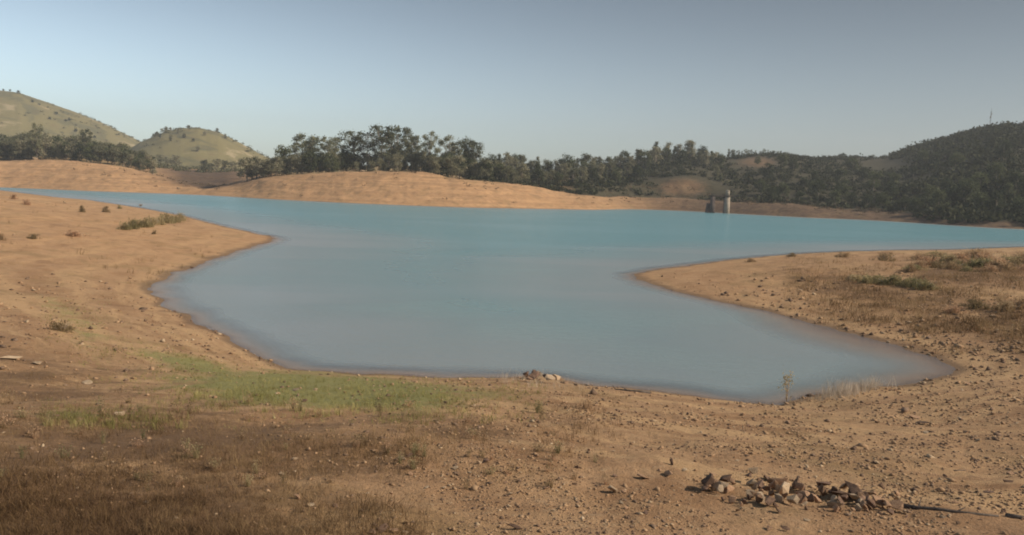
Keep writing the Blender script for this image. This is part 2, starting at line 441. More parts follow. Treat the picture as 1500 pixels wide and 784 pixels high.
M = dict(
    ground=make_ground(), water=make_water(),
    euc=leafy('eucalyptus_leaves', (.095, .105, .055), (.26, .25, .145), trans=.3),
    dark=leafy('dark_leaves', (.045, .058, .026), (.13, .14, .065), trans=.3),
    olive=leafy('olive_leaves', (.14, .14, .08), (.33, .30, .19), trans=.35),
    sparse=leafy('dry_leaves', (.16, .13, .10), (.28, .23, .18)),
    scrub=leafy('hillside_scrub', (.020, .027, .012), (.075, .075, .034), objvar=False),
    hillscrub=leafy('hill_scrub', (.085, .088, .045), (.17, .155, .08), objvar=False),
    bankscrub=leafy('bank_scrub', (.12, .085, .05), (.24, .17, .10), objvar=False),
    bushm=leafy('bush_leaves', (.25, .215, .10), (.44, .36, .20), trans=.5),
    bushb=leafy('dry_bush', (.30, .20, .11), (.48, .34, .20), trans=.5),
    drygrass=leafy('dry_grass', (.18, .11, .052), (.36, .245, .125), objvar=False),
    darkgrass=leafy('brown_grass', (.12, .07, .036), (.25, .155, .08), objvar=False),
    greengrass=leafy('green_grass', (.21, .19, .06), (.40, .35, .14), objvar=False),
    pale=leafy('bleached_stems', (.46, .38, .29), (.64, .54, .43), objvar=False),
    trunk=stony('bark', (.16, .12, .09), (.42, .35, .28), 8, objvar=.4),
    rock=stony('brown_stone', (.22, .125, .072), (.37, .23, .14), 7, objvar=.45),
    palerock=stony('pale_stone', (.36, .25, .155), (.48, .355, .235), 7, objvar=.2),
    darkrock=stony('dark_stone', (.10, .06, .042), (.22, .135, .09), 7, objvar=.4),
    wood=stony('weathered_wood_and_shade', (.06, .048, .04), (.16, .125, .10), 14, objvar=.2),
    concrete=stony('weathered_concrete', (.28, .23, .175), (.40, .335, .26), .8, objvar=0, dist=.1),
    darkconcrete=stony('stained_and_shaded_concrete', (.08, .06, .052), (.15, .115, .095), .8, objvar=0, dist=.1),
    steel=stony('rusty_steel', (.045, .030, .026), (.09, .06, .052), 3, objvar=0),
)

# ------------------------------------------------------------------ mesh helpers
def mk(name, V, Fc, mat, parent=None, attrs=None, smooth=False):
    """V (n,3), Fc (m,k) index array or a list of such arrays"""
    if not isinstance(Fc, list): Fc = [Fc]
    Fc = [np.asarray(f, np.int32) for f in Fc if len(f)]
    me = bpy.data.meshes.new(name)
    me.vertices.add(len(V)); me.vertices.foreach_set('co', np.asarray(V, np.float32).ravel())
    li = np.concatenate([f.ravel() for f in Fc]); tot = np.concatenate([np.full(len(f), f.shape[1], np.int32) for f in Fc])
    me.loops.add(len(li)); me.loops.foreach_set('vertex_index', li)
    me.polygons.add(len(tot)); st = np.concatenate([[0], np.cumsum(tot)[:-1]]).astype(np.int32)
    me.polygons.foreach_set('loop_start', st); me.polygons.foreach_set('loop_total', tot)
    if smooth: me.polygons.foreach_set('use_smooth', np.ones(len(tot), bool))
    for k, v in (attrs or {}).items():
        a = me.attributes.new(k, 'FLOAT', 'POINT'); a.data.foreach_set('value', np.asarray(v, np.float32))
    me.update(calc_edges=True); me.materials.append(mat)
    o = bpy.data.objects.new(name, me); COL.objects.link(o)
    if parent: o.parent = parent
    return o

def tag(o, label=None, cat=None, group=None, kind=None):
    if label: o['label'] = label
    if cat: o['category'] = cat
    if group: o['group'] = group
    if kind: o['kind'] = kind
    return o

def empty(name, loc=(0, 0, 0)):
    o = bpy.data.objects.new(name, None); COL.objects.link(o); o.location = loc; o.empty_display_size = .2
    return o

def dup(root, loc, rz=0, scale=(1, 1, 1), tilt=(0, 0)):
    r = root.copy(); COL.objects.link(r); r.location = loc; r.rotation_euler = (tilt[0], tilt[1], rz); r.scale = scale
    for ch in list(root.children):
        c = ch.copy(); COL.objects.link(c); c.parent = r
        for g in list(ch.children):
            d = g.copy(); COL.objects.link(d); d.parent = c
    return r

class MB:
    def __init__(s): s.v = []; s.q = []; s.t = []; s.n = 0
    def add(s, V, Q=None, T=None):
        s.v.append(np.asarray(V, float))
        if Q is not None and len(Q): s.q.append(np.asarray(Q) + s.n)
        if T is not None and len(T): s.t.append(np.asarray(T) + s.n)
        s.n += len(V)
    def tube(s, P, rad, k=6, cap=True):
        P = np.asarray(P, float); rad = np.broadcast_to(rad, (len(P),)); V = []
        for i in range(len(P)):
            d = P[min(i + 1, len(P) - 1)] - P[max(i - 1, 0)]; d = d / (np.linalg.norm(d) + 1e-9)
            a = np.cross(d, [0, 0, 1.]) if abs(d[2]) < .9 else np.cross(d, [1., 0, 0]); a /= np.linalg.norm(a); b = np.cross(d, a)
            th = np.arange(k) * 2 * math.pi / k
            V.append(P[i] + rad[i] * (np.cos(th)[:, None] * a + np.sin(th)[:, None] * b))
        V = np.concatenate(V); Q = []
        for i in range(len(P) - 1):
            for j in range(k):
                Q.append((i * k + j, i * k + (j + 1) % k, (i + 1) * k + (j + 1) % k, (i + 1) * k + j))
        T = []
        if cap:
            e = (len(P) - 1) * k
            for j in range(1, k - 1): T.append((0, j + 1, j)); T.append((e, e + j, e + j + 1))
        s.add(V, Q, T)
    def box(s, c, h, rz=0, taper=1.0):
        V = []
        for z in (-1, 1):
            q = taper if z > 0 else 1
            for a, b in ((-1, -1), (1, -1), (1, 1), (-1, 1)):
                X, Y = a * h[0] * q, b * h[1] * q
                V.append((c[0] + X * math.cos(rz) - Y * math.sin(rz), c[1] + X * math.sin(rz) + Y * math.cos(rz), c[2] + z * h[2]))
        s.add(V, [(3, 2, 1, 0), (4, 5, 6, 7), (0, 1, 5, 4), (1, 2, 6, 5), (2, 3, 7, 6), (3, 0, 4, 7)])
    def build(s, name, mat, parent=None, smooth=False):
        return mk(name, np.concatenate(s.v), [np.concatenate(x) for x in (s.q, s.t) if x], mat, parent, smooth=smooth)

def leaves(C, size, g, up=0.0, aspect=1.6):
    """one small quad at each point, turned at random"""
    n = len(C); a = g.normal(size=(n, 3)); a /= np.linalg.norm(a, axis=1)[:, None]
    b = g.normal(size=(n, 3)); b -= (b * a).sum(1)[:, None] * a; b /= np.linalg.norm(b, axis=1)[:, None]
    s = np.asarray(size) * g.uniform(.6, 1.4, n)
    a = a * s[:, None] * aspect / 2; b = b * s[:, None] / 2
    V = np.stack([C - a - b * .3, C - b, C + a + b * .2, C + b], 1).reshape(-1, 3)
    return V, np.arange(4 * n).reshape(-1, 4)

# ------------------------------------------------------------------ terrain sheets
azf = np.arange(R(-41), R(41), R(.1)); azc = np.arange(R(44), R(316.1), R(4))
AZ = np.concatenate([azf, azc]); 
rads = np.concatenate([np.geomspace(.4, 3.5, 12)[:-1], np.geomspace(3.5, 225, 430)[:-1], np.linspace(225, 480, 190)[:-1], np.geomspace(480, 2600, 110)])
na, nr = len(AZ), len(rads)
A2, R2 = np.meshgrid(AZ, rads, indexing='ij')
GX, GY = np.sin(A2) * R2, np.cos(A2) * R2
GZ, GD, GE = terrain(GX, GY)
GRID.update(az=AZ, r=rads, z=GZ, d=GD)
PX, PY = pix(GX, GY, GZ)
infront = GY > 1
def blob(cx, cy, rx, ry, ang=0, X=None, Y=None):
    X = PX if X is None else X; Y = PY if Y is None else Y
    c, s = math.cos(R(ang)), math.sin(R(ang)); u = (X - cx) * c + (Y - cy) * s; v = -(X - cx) * s + (Y - cy) * c
    return np.exp(-((u / rx) ** 2 + (v / ry) ** 2))
def cover(X, Y, near, front):
    """how thickly each kind of growth covers the near land"""
    g = np.maximum.reduce([blob(470, 572, 230, 27, 3, X, Y) * 1.25, blob(300, 540, 150, 18, 14, X, Y) * .75, blob(560, 575, 260, 26, 0, X, Y) * .7, blob(130, 612, 150, 20, 8, X, Y) * .55, blob(110, 470, 110, 40, 40, X, Y) * .5, blob(640, 575, 130, 22, 0, X, Y) * .5])
    d = np.maximum.reduce([blob(120, 790, 420, 150, 0, X, Y), blob(250, 650, 420, 70, 2, X, Y) * .8, blob(650, 630, 260, 35, 2, X, Y) * .55, blob(60, 560, 260, 80, 10, X, Y) * .62, blob(330, 470, 110, 40, 50, X, Y) * .35, blob(60, 400, 200, 30, 0, X, Y) * .3,
                           blob(1440, 400, 190, 26, 0, X, Y) * .75, blob(1300, 430, 280, 45, 10, X, Y) * .6, blob(1480, 470, 110, 40, 0, X, Y) * .6])
    return g * near * front, d * near * front
near = (GD > 0).astype(float); front = infront.astype(float)
gm, dm = cover(PX, PY, near, front)
far = ((GE > 0) & (GD <= 0)).astype(float)
farfac = sstep(R2, 150, 300)
r1i = np.interp(A2, FAZ, FR1)
pastbank = sstep(R2, r1i - 16, r1i + 8) * far
azp = np.interp(A2, FAZ, FT[:, 0])
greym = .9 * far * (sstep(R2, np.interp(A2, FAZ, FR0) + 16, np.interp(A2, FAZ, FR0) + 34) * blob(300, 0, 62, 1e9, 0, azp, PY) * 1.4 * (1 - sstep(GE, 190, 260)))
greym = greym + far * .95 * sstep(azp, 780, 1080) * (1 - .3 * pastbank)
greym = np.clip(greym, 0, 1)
redm = np.clip(far * (1 - sstep(azp, 780, 1000)) * (1 - .6 * pastbank) + near * blob(100, 330, 420, 70, 8) * .8 + near * blob(1150, 410, 260, 40, 5) * .6, 0, 1)
hillz = sstep(R2, 640, 720) * (azp < 480)
grassm = far * np.maximum(hillz, pastbank * (azp < 780) * .55 * (1 - np.clip(greym * 2, 0, 1)))
scrubm = far * pastbank * sstep(azp, 740, 900) * (1 - .75 * blob(1000, 275, 42, 16)) * (1 - .6 * blob(1110, 238, 40, 12))
scrubm = np.maximum(scrubm, far * sstep(azp, 1330, 1420) * sstep(GE, 4, 14) * .9)
idx = np.arange(na * nr).reshape(na, nr)
nxt = np.roll(idx, -1, 0)
Q = np.stack([idx[:, :-1], nxt[:, :-1], nxt[:, 1:], idx[:, 1:]], -1).reshape(-1, 4)[:, ::-1]
V = np.stack([GX, GY, GZ], -1).reshape(-1, 3)
qc = Q[:, 0]
Ef = GE.ravel()[qc]; Rf = R2.ravel()[qc]; Af = azp.ravel()[qc]; B1 = r1i.ravel()[qc]
inft = np.abs(np.where(A2 > math.pi, A2 - 2 * math.pi, A2)).ravel()[qc] < R(44)
cls = np.zeros(len(Q), int)
cls[(Ef > 0) & inft] = 1
cls[(Ef > 0) & inft & (Rf > B1 + 12)] = 4
cls[(Rf > 700) & inft & (Af < 480)] = 3
cls[(Rf > 1170) & inft & (Af < 480)] = 2
ATT = dict(green=gm, dry=dm, red=redm, grey=greym, grass=grassm, scrub=scrubm, lakeside=np.ones_like(gm), far=farfac)
for c, nm in ((0, 'ground'), (1, 'far_shore'), (4, 'terrain'), (3, 'hill'), (2, 'hill')):
    q = Q[cls == c]
    u, inv = np.unique(q.ravel(), return_inverse=True)
    o = mk(nm, V[u], inv.reshape(-1, 4), M['ground'], attrs={k: a.ravel()[u] for k, a in ATT.items()}, smooth=True)
    tag(o, kind='structure')
# centre disc under the camera
ring = idx[:, 0]
cV = np.concatenate([V[ring], [[0, 0, GZ[:, 0].mean()]]]); k = len(ring)
cT = np.stack([np.arange(k), np.full(k, k), (np.arange(k) + 1) % k], -1)
tag(mk('ground', cV, cT, M['ground'], attrs={kk: np.zeros(k + 1) for kk in ATT}), kind='structure')

# water sheet, its depth carried to the material
wa = np.concatenate([np.arange(R(-41), R(41), R(.16)), azc]); wr = np.concatenate([[.5, 6], np.geomspace(12, 230, 260)[:-1], np.linspace(230, 420, 60)[:-1], np.geomspace(420, 900, 8)])
WA, WR = np.meshgrid(wa, wr, indexing='ij'); WX, WY = np.sin(WA) * WR, np.cos(WA) * WR
WZ, _, _ = terrain(WX, WY, False)
wi = np.arange(WA.size).reshape(WA.shape); wn = np.roll(wi, -1, 0)
WQ = np.stack([wi[:, :-1], wn[:, :-1], wn[:, 1:], wi[:, 1:]], -1).reshape(-1, 4)[:, ::-1]
keep = (WZ.ravel()[WQ] < .6).any(1); WQ = WQ[keep]
u, inv = np.unique(WQ.ravel(), return_inverse=True)
WV = np.stack([WX, WY, np.zeros_like(WX)], -1).reshape(-1, 3)
tag(mk('water', WV[u], inv.reshape(-1, 4), M['water'], attrs={'depth': np.maximum(-WZ.ravel()[u], 0)}, smooth=True), kind='structure')

# air
hb = MB(); hb.box((0, 0, 110), (2750, 2750, 114.2))
hm = bpy.data.materials.new('air'); hm.use_nodes = True; hn = hm.node_tree.nodes; hn.remove(hn['Principled BSDF'])
pv = hn.new('ShaderNodeVolumePrincipled'); pv.inputs['Density'].default_value = .00024; pv.inputs['Color'].default_value = (.92, .95, 1, 1); pv.inputs['Anisotropy'].default_value = .1
hm.node_tree.links.new(pv.outputs[0], hn['Material Output'].inputs['Volume'])
tag(hb.build('haze', hm), kind='stuff')

# ------------------------------------------------------------------ trees
def make_tree(name, kind, seed, leaf_mat):
    """unit-height tree: trunk with limbs, and a crown of many small leaves in clumps"""
    g = np.random.default_rng(seed); tb = MB(); C = []; lean = g.normal(0, .05, 2)
    if kind == 'euc':
        tops = []; H = .62 + g.uniform(-.06, .06)
        P = [np.array([lean[0] * t + .012 * math.sin(9 * t + seed), lean[1] * t, t]) for t in np.linspace(-.03, H, 7)]
        tb.tube(P, np.linspace(.020, .010, 7), 6)
        off = g.normal(0, .05, 2); wd = g.uniform(.22, .30); n_l = int(g.integers(17, 24))
        for i in range(n_l):
            z = .30 + .68 * (i + g.uniform(0, 1)) / n_l; w_ = wd * math.sqrt(max(.06, 1 - ((z - .64) / .40) ** 2)); a = i * 2.4 + g.uniform(-.5, .5); rr = w_ * g.uniform(.35, 1.05)
            e = np.array([math.cos(a) * rr + (lean[0] + off[0]) * z, math.sin(a) * rr + (lean[1] + off[1]) * z, z])
            b0 = P[int(min(6, max(1, (z - .22) / H * 6)))]; mid_ = (b0 + e) / 2 + [0, 0, -.02]
            tb.tube([b0, mid_, e], [.008, .006, .003], 4); tops.append(e)
            if g.random() < .35: tops.append(mid_ + g.normal(0, .025, 3))
        for c in tops:
            n = int(g.integers(90, 210)); rr = g.uniform(.035, .07)
            C.append(c + g.normal(0, 1, (n, 3)) * [rr, rr, rr * .6])
        ls = .021
    elif kind == 'bushy':
        P = [np.array([lean[0] * t, lean[1] * t, t]) for t in np.linspace(-.03, .6, 5)]
        tb.tube(P, np.linspace(.03, .012, 5), 6)
        for i in range(int(g.integers(16, 24))):
            a = g.uniform(0, 6.28); z = g.uniform(.16, .93); w_ = .34 * math.sqrt(max(.05, 1 - ((z - .5) / .5) ** 2)); rr = g.uniform(.3, 1) * w_
            c = np.array([math.cos(a) * rr, math.sin(a) * rr, z]); 
            if i % 3 == 0: tb.tube([P[int(z * 3)], (P[int(z * 3)] + c) / 2 + [0, 0, .02], c], [.009, .006, .003], 4)
            n = int(g.integers(90, 150)); s = g.uniform(.05, .095)
            C.append(c + g.normal(0, 1, (n, 3)) * [s, s, s * .7])
        ls = .034
    elif kind == 'slim':
        P = [np.array([lean[0] * t, lean[1] * t, t]) for t in np.linspace(-.03, .93, 6)]
        tb.tube(P, np.linspace(.018, .004, 6), 5)
        for i in range(26):
            z = g.uniform(.3, .98); w_ = .17 * (1.12 - z) ** .6; a = g.uniform(0, 6.28); rr = g.uniform(.2, 1) * w_
            c = np.array([math.cos(a) * rr + lean[0] * z, math.sin(a) * rr, z]); n = int(g.integers(50, 90)); s = g.uniform(.025, .05)
            if i % 4 == 0: tb.tube([P[int(z * 5)], c], [.005, .002], 4)
            C.append(c + g.normal(0, 1, (n, 3)) * [s, s, s * .7])
        ls = .026
    elif kind == 'sparse':
        P = [np.array([lean[0] * t + .01 * math.sin(7 * t), lean[1] * t, t]) for t in np.linspace(-.03, .8, 6)]
        tb.tube(P, np.linspace(.018, .006, 6), 6)
        for i in range(14):
            t = g.uniform(.4, 1); b = P[int(t * 5)]; a = g.uniform(0, 6.28); L = g.uniform(.08, .2)
            e = b + np.array([math.cos(a) * L, math.sin(a) * L, L * g.uniform(.6, 1.3)]); tb.tube([b, (b + e) / 2 + [0, 0, .01], e], [.006, .004, .002], 4)
            n = int(g.integers(25, 60)); C.append(e + g.normal(0, 1, (n, 3)) * [.04, .04, .03])
        ls = .018
    root = empty(name)
    tb.build('trunk', M['trunk'], root)
    Cc = np.concatenate(C); Vv, Qq = leaves(Cc, ls, g)
    mk('crown', Vv, Qq, M[leaf_mat], root)
    return root

protos = {}
def proto_set(key, name, kind, mat, n, s0):
    protos[key] = [make_tree(name, kind, s0 + i, mat) for i in range(n)]
proto_set('euc', 'eucalyptus_tree', 'euc', 'euc', 6, 100)
proto_set('bush', 'bushy_tree', 'bushy', 'olive', 5, 200)
proto_set('dark', 'dark_tree', 'bushy', 'dark', 4, 300)
proto_set('slim', 'slim_tree', 'slim', 'euc', 4, 400)
proto_set('sparse', 'bare_tree', 'sparse', 'sparse', 2, 500)
used = set()
def plant(key, px, r, ytop=None, h=None, label='', group=None, cat='tree', wide=1.0, k=None):
    az = float(az_of(np.array(px, float), np.array(260.)))
    x, y = math.sin(az) * r, math.cos(az) * r; z = ground_z(x, y) - .15
    if h is None:
        h = EYE + float(tan_up(np.array(px, float), np.array(float(ytop)))) * r - z
        h = max(h, 2.5)
    i = random.randrange(len(protos[key])) if k is None else k
    pr = protos[key][i]; s = (h * wide * random.uniform(.9, 1.1), h * wide * random.uniform(.9, 1.1), h)
    if (key, i) not in used:
        used.add((key, i)); o = pr; o.location = (x, y, z); o.rotation_euler = (0, 0, random.uniform(0, 6.28)); o.scale = s
    else:
        o = dup(pr, (x, y, z), random.uniform(0, 6.28), s)
    if 'label' in o: del o['label']
    if 'group' in o: del o['group']
    tag(o, label, cat, group); return o

def r0_at(px): return float(np.interp(px, FT[:, 0], FR0))
def r1_at(px): return float(np.interp(px, FT[:, 0], FR1))
def r3_at(px): return float(np.interp(px, FT[:, 0], FR3))
# the grove on the headland, tree by tree
for key, px, ytop, dr, wide, lab in [
    ('dark', 413, 213, 20, .8, 'dark rounded tree at the left end of the headland grove, with sky on its left'),
    ('euc', 441, 197, 30, 1.25, 'broad tall eucalyptus towering over the left part of the headland grove'),
    ('euc', 458, 200, 40, 1.0, 'eucalyptus leaning against the right side of the broad tall one at the grove left'),
    ('euc', 477, 200, 30, .8, 'open crowned eucalyptus left of the gap in the headland grove'),
    ('euc', 491, 201, 42, .65, 'thin eucalyptus with a small crown standing in the sky gap of the grove'),
    ('dark', 455, 220, 12, .95, 'dark low tree in front of the broad eucalyptus in the grove'),
    ('dark', 482, 225, 16, .9, 'dark low tree below the sky gap in the headland grove'),
    ('dark', 504, 219, 22, .8, 'black green tree right of the sky gap in the headland grove'),
    ('euc', 520, 192, 26, 1.2, 'large full eucalyptus left of the pale bare tree on the headland'),
    ('sparse', 539, 186, 30, 1.0, 'pale nearly bare tree rising among the tallest eucalypts of the headland'),
    ('euc', 560, 184, 28, 1.15, 'tallest eucalyptus with a flat wide top in the middle of the headland'),
    ('euc', 578, 186, 36, .95, 'tall eucalyptus touching the flat topped tallest one on its right'),
    ('euc', 594, 186, 40, .6, 'slender eucalyptus with a high tuft of leaves right of the tallest group'),
    ('euc', 608, 200, 30, .85, 'middling eucalyptus between the high tufted one and the pale slender one'),
    ('euc', 627, 193, 24, .7, 'slender eucalyptus with a pale bare trunk on the bank edge'),
    ('euc', 654, 200, 30, 1.0, 'tall eucalyptus with a round head on the right part of the grove'),
    ('euc', 671, 207, 34, .8, 'eucalyptus just right of the round headed one on the headland'),
    ('euc', 683, 203, 26, .8, 'open topped eucalyptus near the right end of the headland grove'),
    ('euc', 695, 208, 24, .75, 'last tall eucalyptus at the right end of the headland grove, leaning over lower trees')]:
    plant(key, px, r1_at(px) + dr, ytop, label=lab, wide=wide)
for i, px in enumerate(np.linspace(362, 404, 7)):
    plant('bush', px, r1_at(px) + 8 + 6 * (i % 3), 229 + (i * 7) % 6, label=['first', 'second', 'third', 'middle', 'fifth', 'sixth', 'last'][i] + ' from the left of seven bushy trees on the headland shoulder', group='bushes left of the headland grove', wide=1.1)
for i in range(46):
    px = 408 + i * 5.2 + random.uniform(-4, 4); 
    plant('bush' if i % 3 else 'dark', px, r1_at(px) + random.uniform(12, 55), random.uniform(221, 238), label=('lighter' if i % 3 else 'darker') + (' higher' if i % 2 else ' small') + ' bushy tree ' + ['at the left end', 'under the broad eucalyptus', 'below the sky gap', 'under the tallest eucalypts', 'right of the tallest eucalypts', 'on the right part'][min(5, max(0, int((px - 405) / 41)))] + ' of the headland grove', group='understorey trees of the headland grove', wide=random.uniform(.7, 1))
for i in range(22):
    px = 628 + i * 5.6 + random.uniform(-3, 3)
    plant('dark' if i % 2 else 'bush', px, r1_at(px) + random.uniform(4, 34), np.interp(px, [620, 660, 700, 750], [224, 226, 234, 242]) + random.uniform(-2, 6), label=('darker' if i % 2 else 'lighter') + ' dense low tree ' + ['under the pale slender eucalyptus', 'under the round headed eucalyptus', 'right of the last tall eucalyptus', 'at the foot of the headland slope'][min(3, int((px - 625) / 32))] + ' where the bank sinks', group='dense trees right of the headland grove', wide=.95)
# belt of trees below the big grassy hill
for i in range(74):
    px = -14 + (i % 37) * 6.6 + random.uniform(-4, 4)
    row = i // 37
    top = np.interp(px, [-20, 0, 60, 120, 180, 220, 240], [197, 198, 196, 200, 212, 226, 236]) + (7 if row else 0) + random.uniform(-3, 4)
    plant('bush' if i % 3 else 'dark', px, r1_at(px) + (8 if row else 38) + random.uniform(0, 16), top, label=('lighter' if i % 3 else 'darker') + ' tree in the ' + ('front' if row else 'back') + ' row of the left belt ' + ['at the left edge', 'left of the tall trunk', 'right of the tall trunk', 'below the hill flank', 'in its right half', 'at its right end'][min(5, max(0, int((px + 14) / 42)))], group='belt of trees below the big grassy hill', wide=random.uniform(.8, 1.1))
plant('euc', 55, r1_at(55) + 4, 181, label='tall eucalyptus with a pale trunk standing above the tree belt at far left', wide=.75)
plant('euc', 128, r1_at(128) + 20, 190, label='eucalyptus poking slightly above the middle of the left tree belt', wide=.8)
for px, rr, h in [(233, 690, 9), (243, 700, 8), (256, 690, 10), (262, 705, 7), (212, 700, 7), (222, 710, 8), (318, 560, 9), (330, 565, 8), (342, 570, 7), (308, 575, 6), (300, 570, 8)]:
    plant('bush', px, rr, h=h, label='small tree ' + ('left of the rounded grassy hill' if px < 270 else 'at the foot of the rounded grassy hill, right part'), group='trees at the foot of the rounded hill', wide=1.1)
# trees dotted on both grassy hills
for px, py in [(225, 207), (231, 204), (238, 200), (244, 200), (250, 199), (230, 215), (244, 212), (318, 205), (300, 222), (270, 226), (283, 230), (262, 220), (330, 216), (250, 228), (290, 240), (235, 222), (276, 215)]:
    rr = 880 + (236 - py) * 3.5
    plant('dark' if px % 2 else 'bush', px, rr, h=random.uniform(3.5, 6), label='lone tree ' + ('on the summit' if py < 204 else 'halfway up' if py < 220 else 'low') + ' on the ' + ('left' if px < 250 else 'middle' if px < 285 else 'right') + ' side of the rounded grassy hill', group='trees dotted over the rounded hill', wide=1.1)
for px, py in [(8, 135), (18, 137), (60, 162), (85, 170), (98, 178), (103, 175), (127, 186), (50, 160), (140, 192), (165, 200), (30, 150), (112, 190), (75, 182), (185, 208)]:
    rr = 1130 + (212 - py) * 3.0
    plant('dark', px, rr, h=random.uniform(3, 5), label='scattered shrub on the flank of the big grassy hill', group='shrubs dotted over the big hill', wide=1.3)
# wood on the ridge right of the headland
sky_px = [690, 716, 737, 757, 803, 817, 847, 873, 897, 913, 936, 956, 967, 983, 993, 1009, 1031, 1044, 1062]
sky_y = [235, 237, 238, 243, 245, 248, 244, 238, 237, 234, 228, 221, 219, 221, 220, 222, 227, 229, 230]
for i in range(62):
    px = 700 + i * 5.9 + random.uniform(-2, 2)
    plant('slim' if 925 < px < 1030 and i % 2 else ('bush' if i % 3 else 'dark'), px, r3_at(px) - random.uniform(0, 40), np.interp(px, sky_px, sky_y) + random.uniform(-2, 4), label=('narrow' if 925 < px < 1030 and i % 2 else ('light' if i % 3 else 'dark')) + ' skyline tree ' + ['right beside the headland', 'on the low dip of the ridge', 'on the rising left part of the ridge', 'near the top of the wooded ridge', 'on the highest part of the wooded ridge', 'on the right end of the wooded ridge'][min(5, max(0, int((px - 700) / 61)))], group='skyline trees of the wooded ridge', wide=random.uniform(.7, 1))
for i in range(100):
    px = 712 + (i % 50) * 7.0 + random.uniform(-4, 4); row = i // 50
    rr = r1_at(px) + (22 if row else 90) + random.uniform(0, 50)
    h = random.uniform(6, 10) if row else random.uniform(8, 13)
    if row and 935 < px < 1045: continue
    plant(['bush', 'dark', 'bush', 'slim'][i % 4], px, rr, h=h, label=['light bushy', 'dark bushy', 'light bushy', 'narrow'][i % 4] + ' tree ' + ('low' if row else 'halfway up') + ' on the wooded ridge ' + ['next to the headland', 'at its lowest dip', 'above the dark ledge', 'left of the cut bank', 'above the cut bank', 'behind the intake tower'][min(5, max(0, int((px - 712) / 60)))], group='slope trees of the wooded ridge', wide=.9)
# thin row on the round hilltop
for i, px in enumerate([1066, 1072, 1079, 1085, 1092, 1098, 1104, 1111, 1117, 1123, 1130, 1137, 1141, 1148]):
    plant('euc' if i % 3 else 'slim', px, r3_at(px) - 3, 218.5 + (i * 5) % 4 + (3 if px > 1140 else 0), label='little dark tree in the thin row on the round bare hilltop', group='row of trees on the round hilltop', wide=.9)
for i in range(46):
    px = 1110 + i * 8.6 + random.uniform(-5, 5); 
    plant('dark', px, r1_at(px) + random.uniform(0, 45) if i % 2 else r1_at(px) + random.uniform(45, 160), h=random.uniform(5, 9.5), label='dark ' + ('broad' if i % 3 == 1 else 'low') + ' tree ' + ('just above the bank' if i % 2 else 'up the slope') + ' ' + ['close right of the intake tower', 'below the round hilltop', 'below the saddle', 'where the right hill begins', 'under the radio mast hill', 'at the right edge of the hill'][min(5, max(0, int((px - 1110) / 66)))], group='trees on the shaded right hillside', wide=1.1)
for px in [1378, 1352, 1404, 1312, 1276, 1231, 1493]:
    plant('dark', px, r3_at(px) - 4, h=6.5, label='small round tree on the crest of the dark right hill', group='trees on the crest of the right hill', wide=1.2)
for k, lst in protos.items():
    for i, o in enumerate(lst):
        if (k, i) not in used:
            for c in list(o.children): bpy.data.objects.remove(c)
            bpy.data.objects.remove(o)

# scrub covering the far slopes: one mass of growth
def scrub_mass():
    g = np.random.default_rng(5); n = 9000
    px = g.uniform(690, 1640, n); t = g.uniform(0, 1, n) ** 1.1
    az = az_of(px, np.full(n, 260.)); r0 = np.interp(px, FT[:, 0], FR0); r1 = np.interp(px, FT[:, 0], FR1); r3 = np.interp(px, FT[:, 0], FR3)
    r = r1 + 2 + (r3 + 10 - r1) * t
    r = np.where(px > 1340, r0 + 6 + (r3 - r0) * t, r)
    x = np.sin(az) * r; y = np.cos(az) * r; z = lookup(x, y)[0]
    qx, qy = pix(x, y, z)
    dens = .55 + .5 * fbm(x * .03, y * .03, 91, 3) + .5 * sstep(px, 1290, 1400)
    bare = blob(1005, 275, 45, 15, 0, qx, qy) * 1.3 + blob(1110, 240, 45, 10, 0, qx, qy) + blob(1300, 243, 40, 8, 0, qx, qy) * .8
    k = (g.uniform(0, 1, n) < dens - bare)
    x, y, z, px = x[k], y[k], z[k], px[k]; n = len(x)
    s = g.uniform(.8, 2.3, n) * np.where(px > 1300, 1.25, 1)
    m = 26
    o = g.normal(0, 1, (n, m, 3)) * (s[:, None, None] * [.62, .62, .45]); o[..., 2] = np.abs(o[..., 2])
    C = (np.stack([x, y, z + .1], -1)[:, None] + o).reshape(-1, 3)
    Vv, Qq = leaves(C, np.repeat(s, m) * .42, g)
    tag(mk('scrub', Vv, Qq, M['scrub']), 'dark olive scrub covering the wooded hillside across the water', 'scrub', kind='stuff')
scrub_mass()
def hill_scrub():
    g = np.random.default_rng(6); n = 3200
    px = g.uniform(-60, 440, n); r = g.uniform(540, 1370, n); az = az_of(px, np.full(n, 230.))
    x = np.sin(az) * r; y = np.cos(az) * r; z = lookup(x, y)[0]
    dens = .30 + 1.1 * fbm(x * .012, y * .012, 95, 3) + .45 * sstep(-r, -900, -560) + .5 * blob(250, 205, 35, 30, 0, px, np.full(n, 205.)) * (r < 1100)
    k = (g.uniform(0, 1, n) < dens); x, y, z = x[k], y[k], z[k]; n = len(x)
    s = g.uniform(.9, 2.4, n); m = 22
    o = g.normal(0, 1, (n, m, 3)) * (s[:, None, None] * [.7, .7, .4]); o[..., 2] = np.abs(o[..., 2])
    C = (np.stack([x, y, z + .1], -1)[:, None] + o).reshape(-1, 3)
    Vv, Qq = leaves(C, np.repeat(s, m) * .42, g)
    tag(mk('scrub', Vv, Qq, M['hillscrub']), 'low scattered scrub on the grassy hills at left', 'scrub', kind='stuff')
hill_scrub()
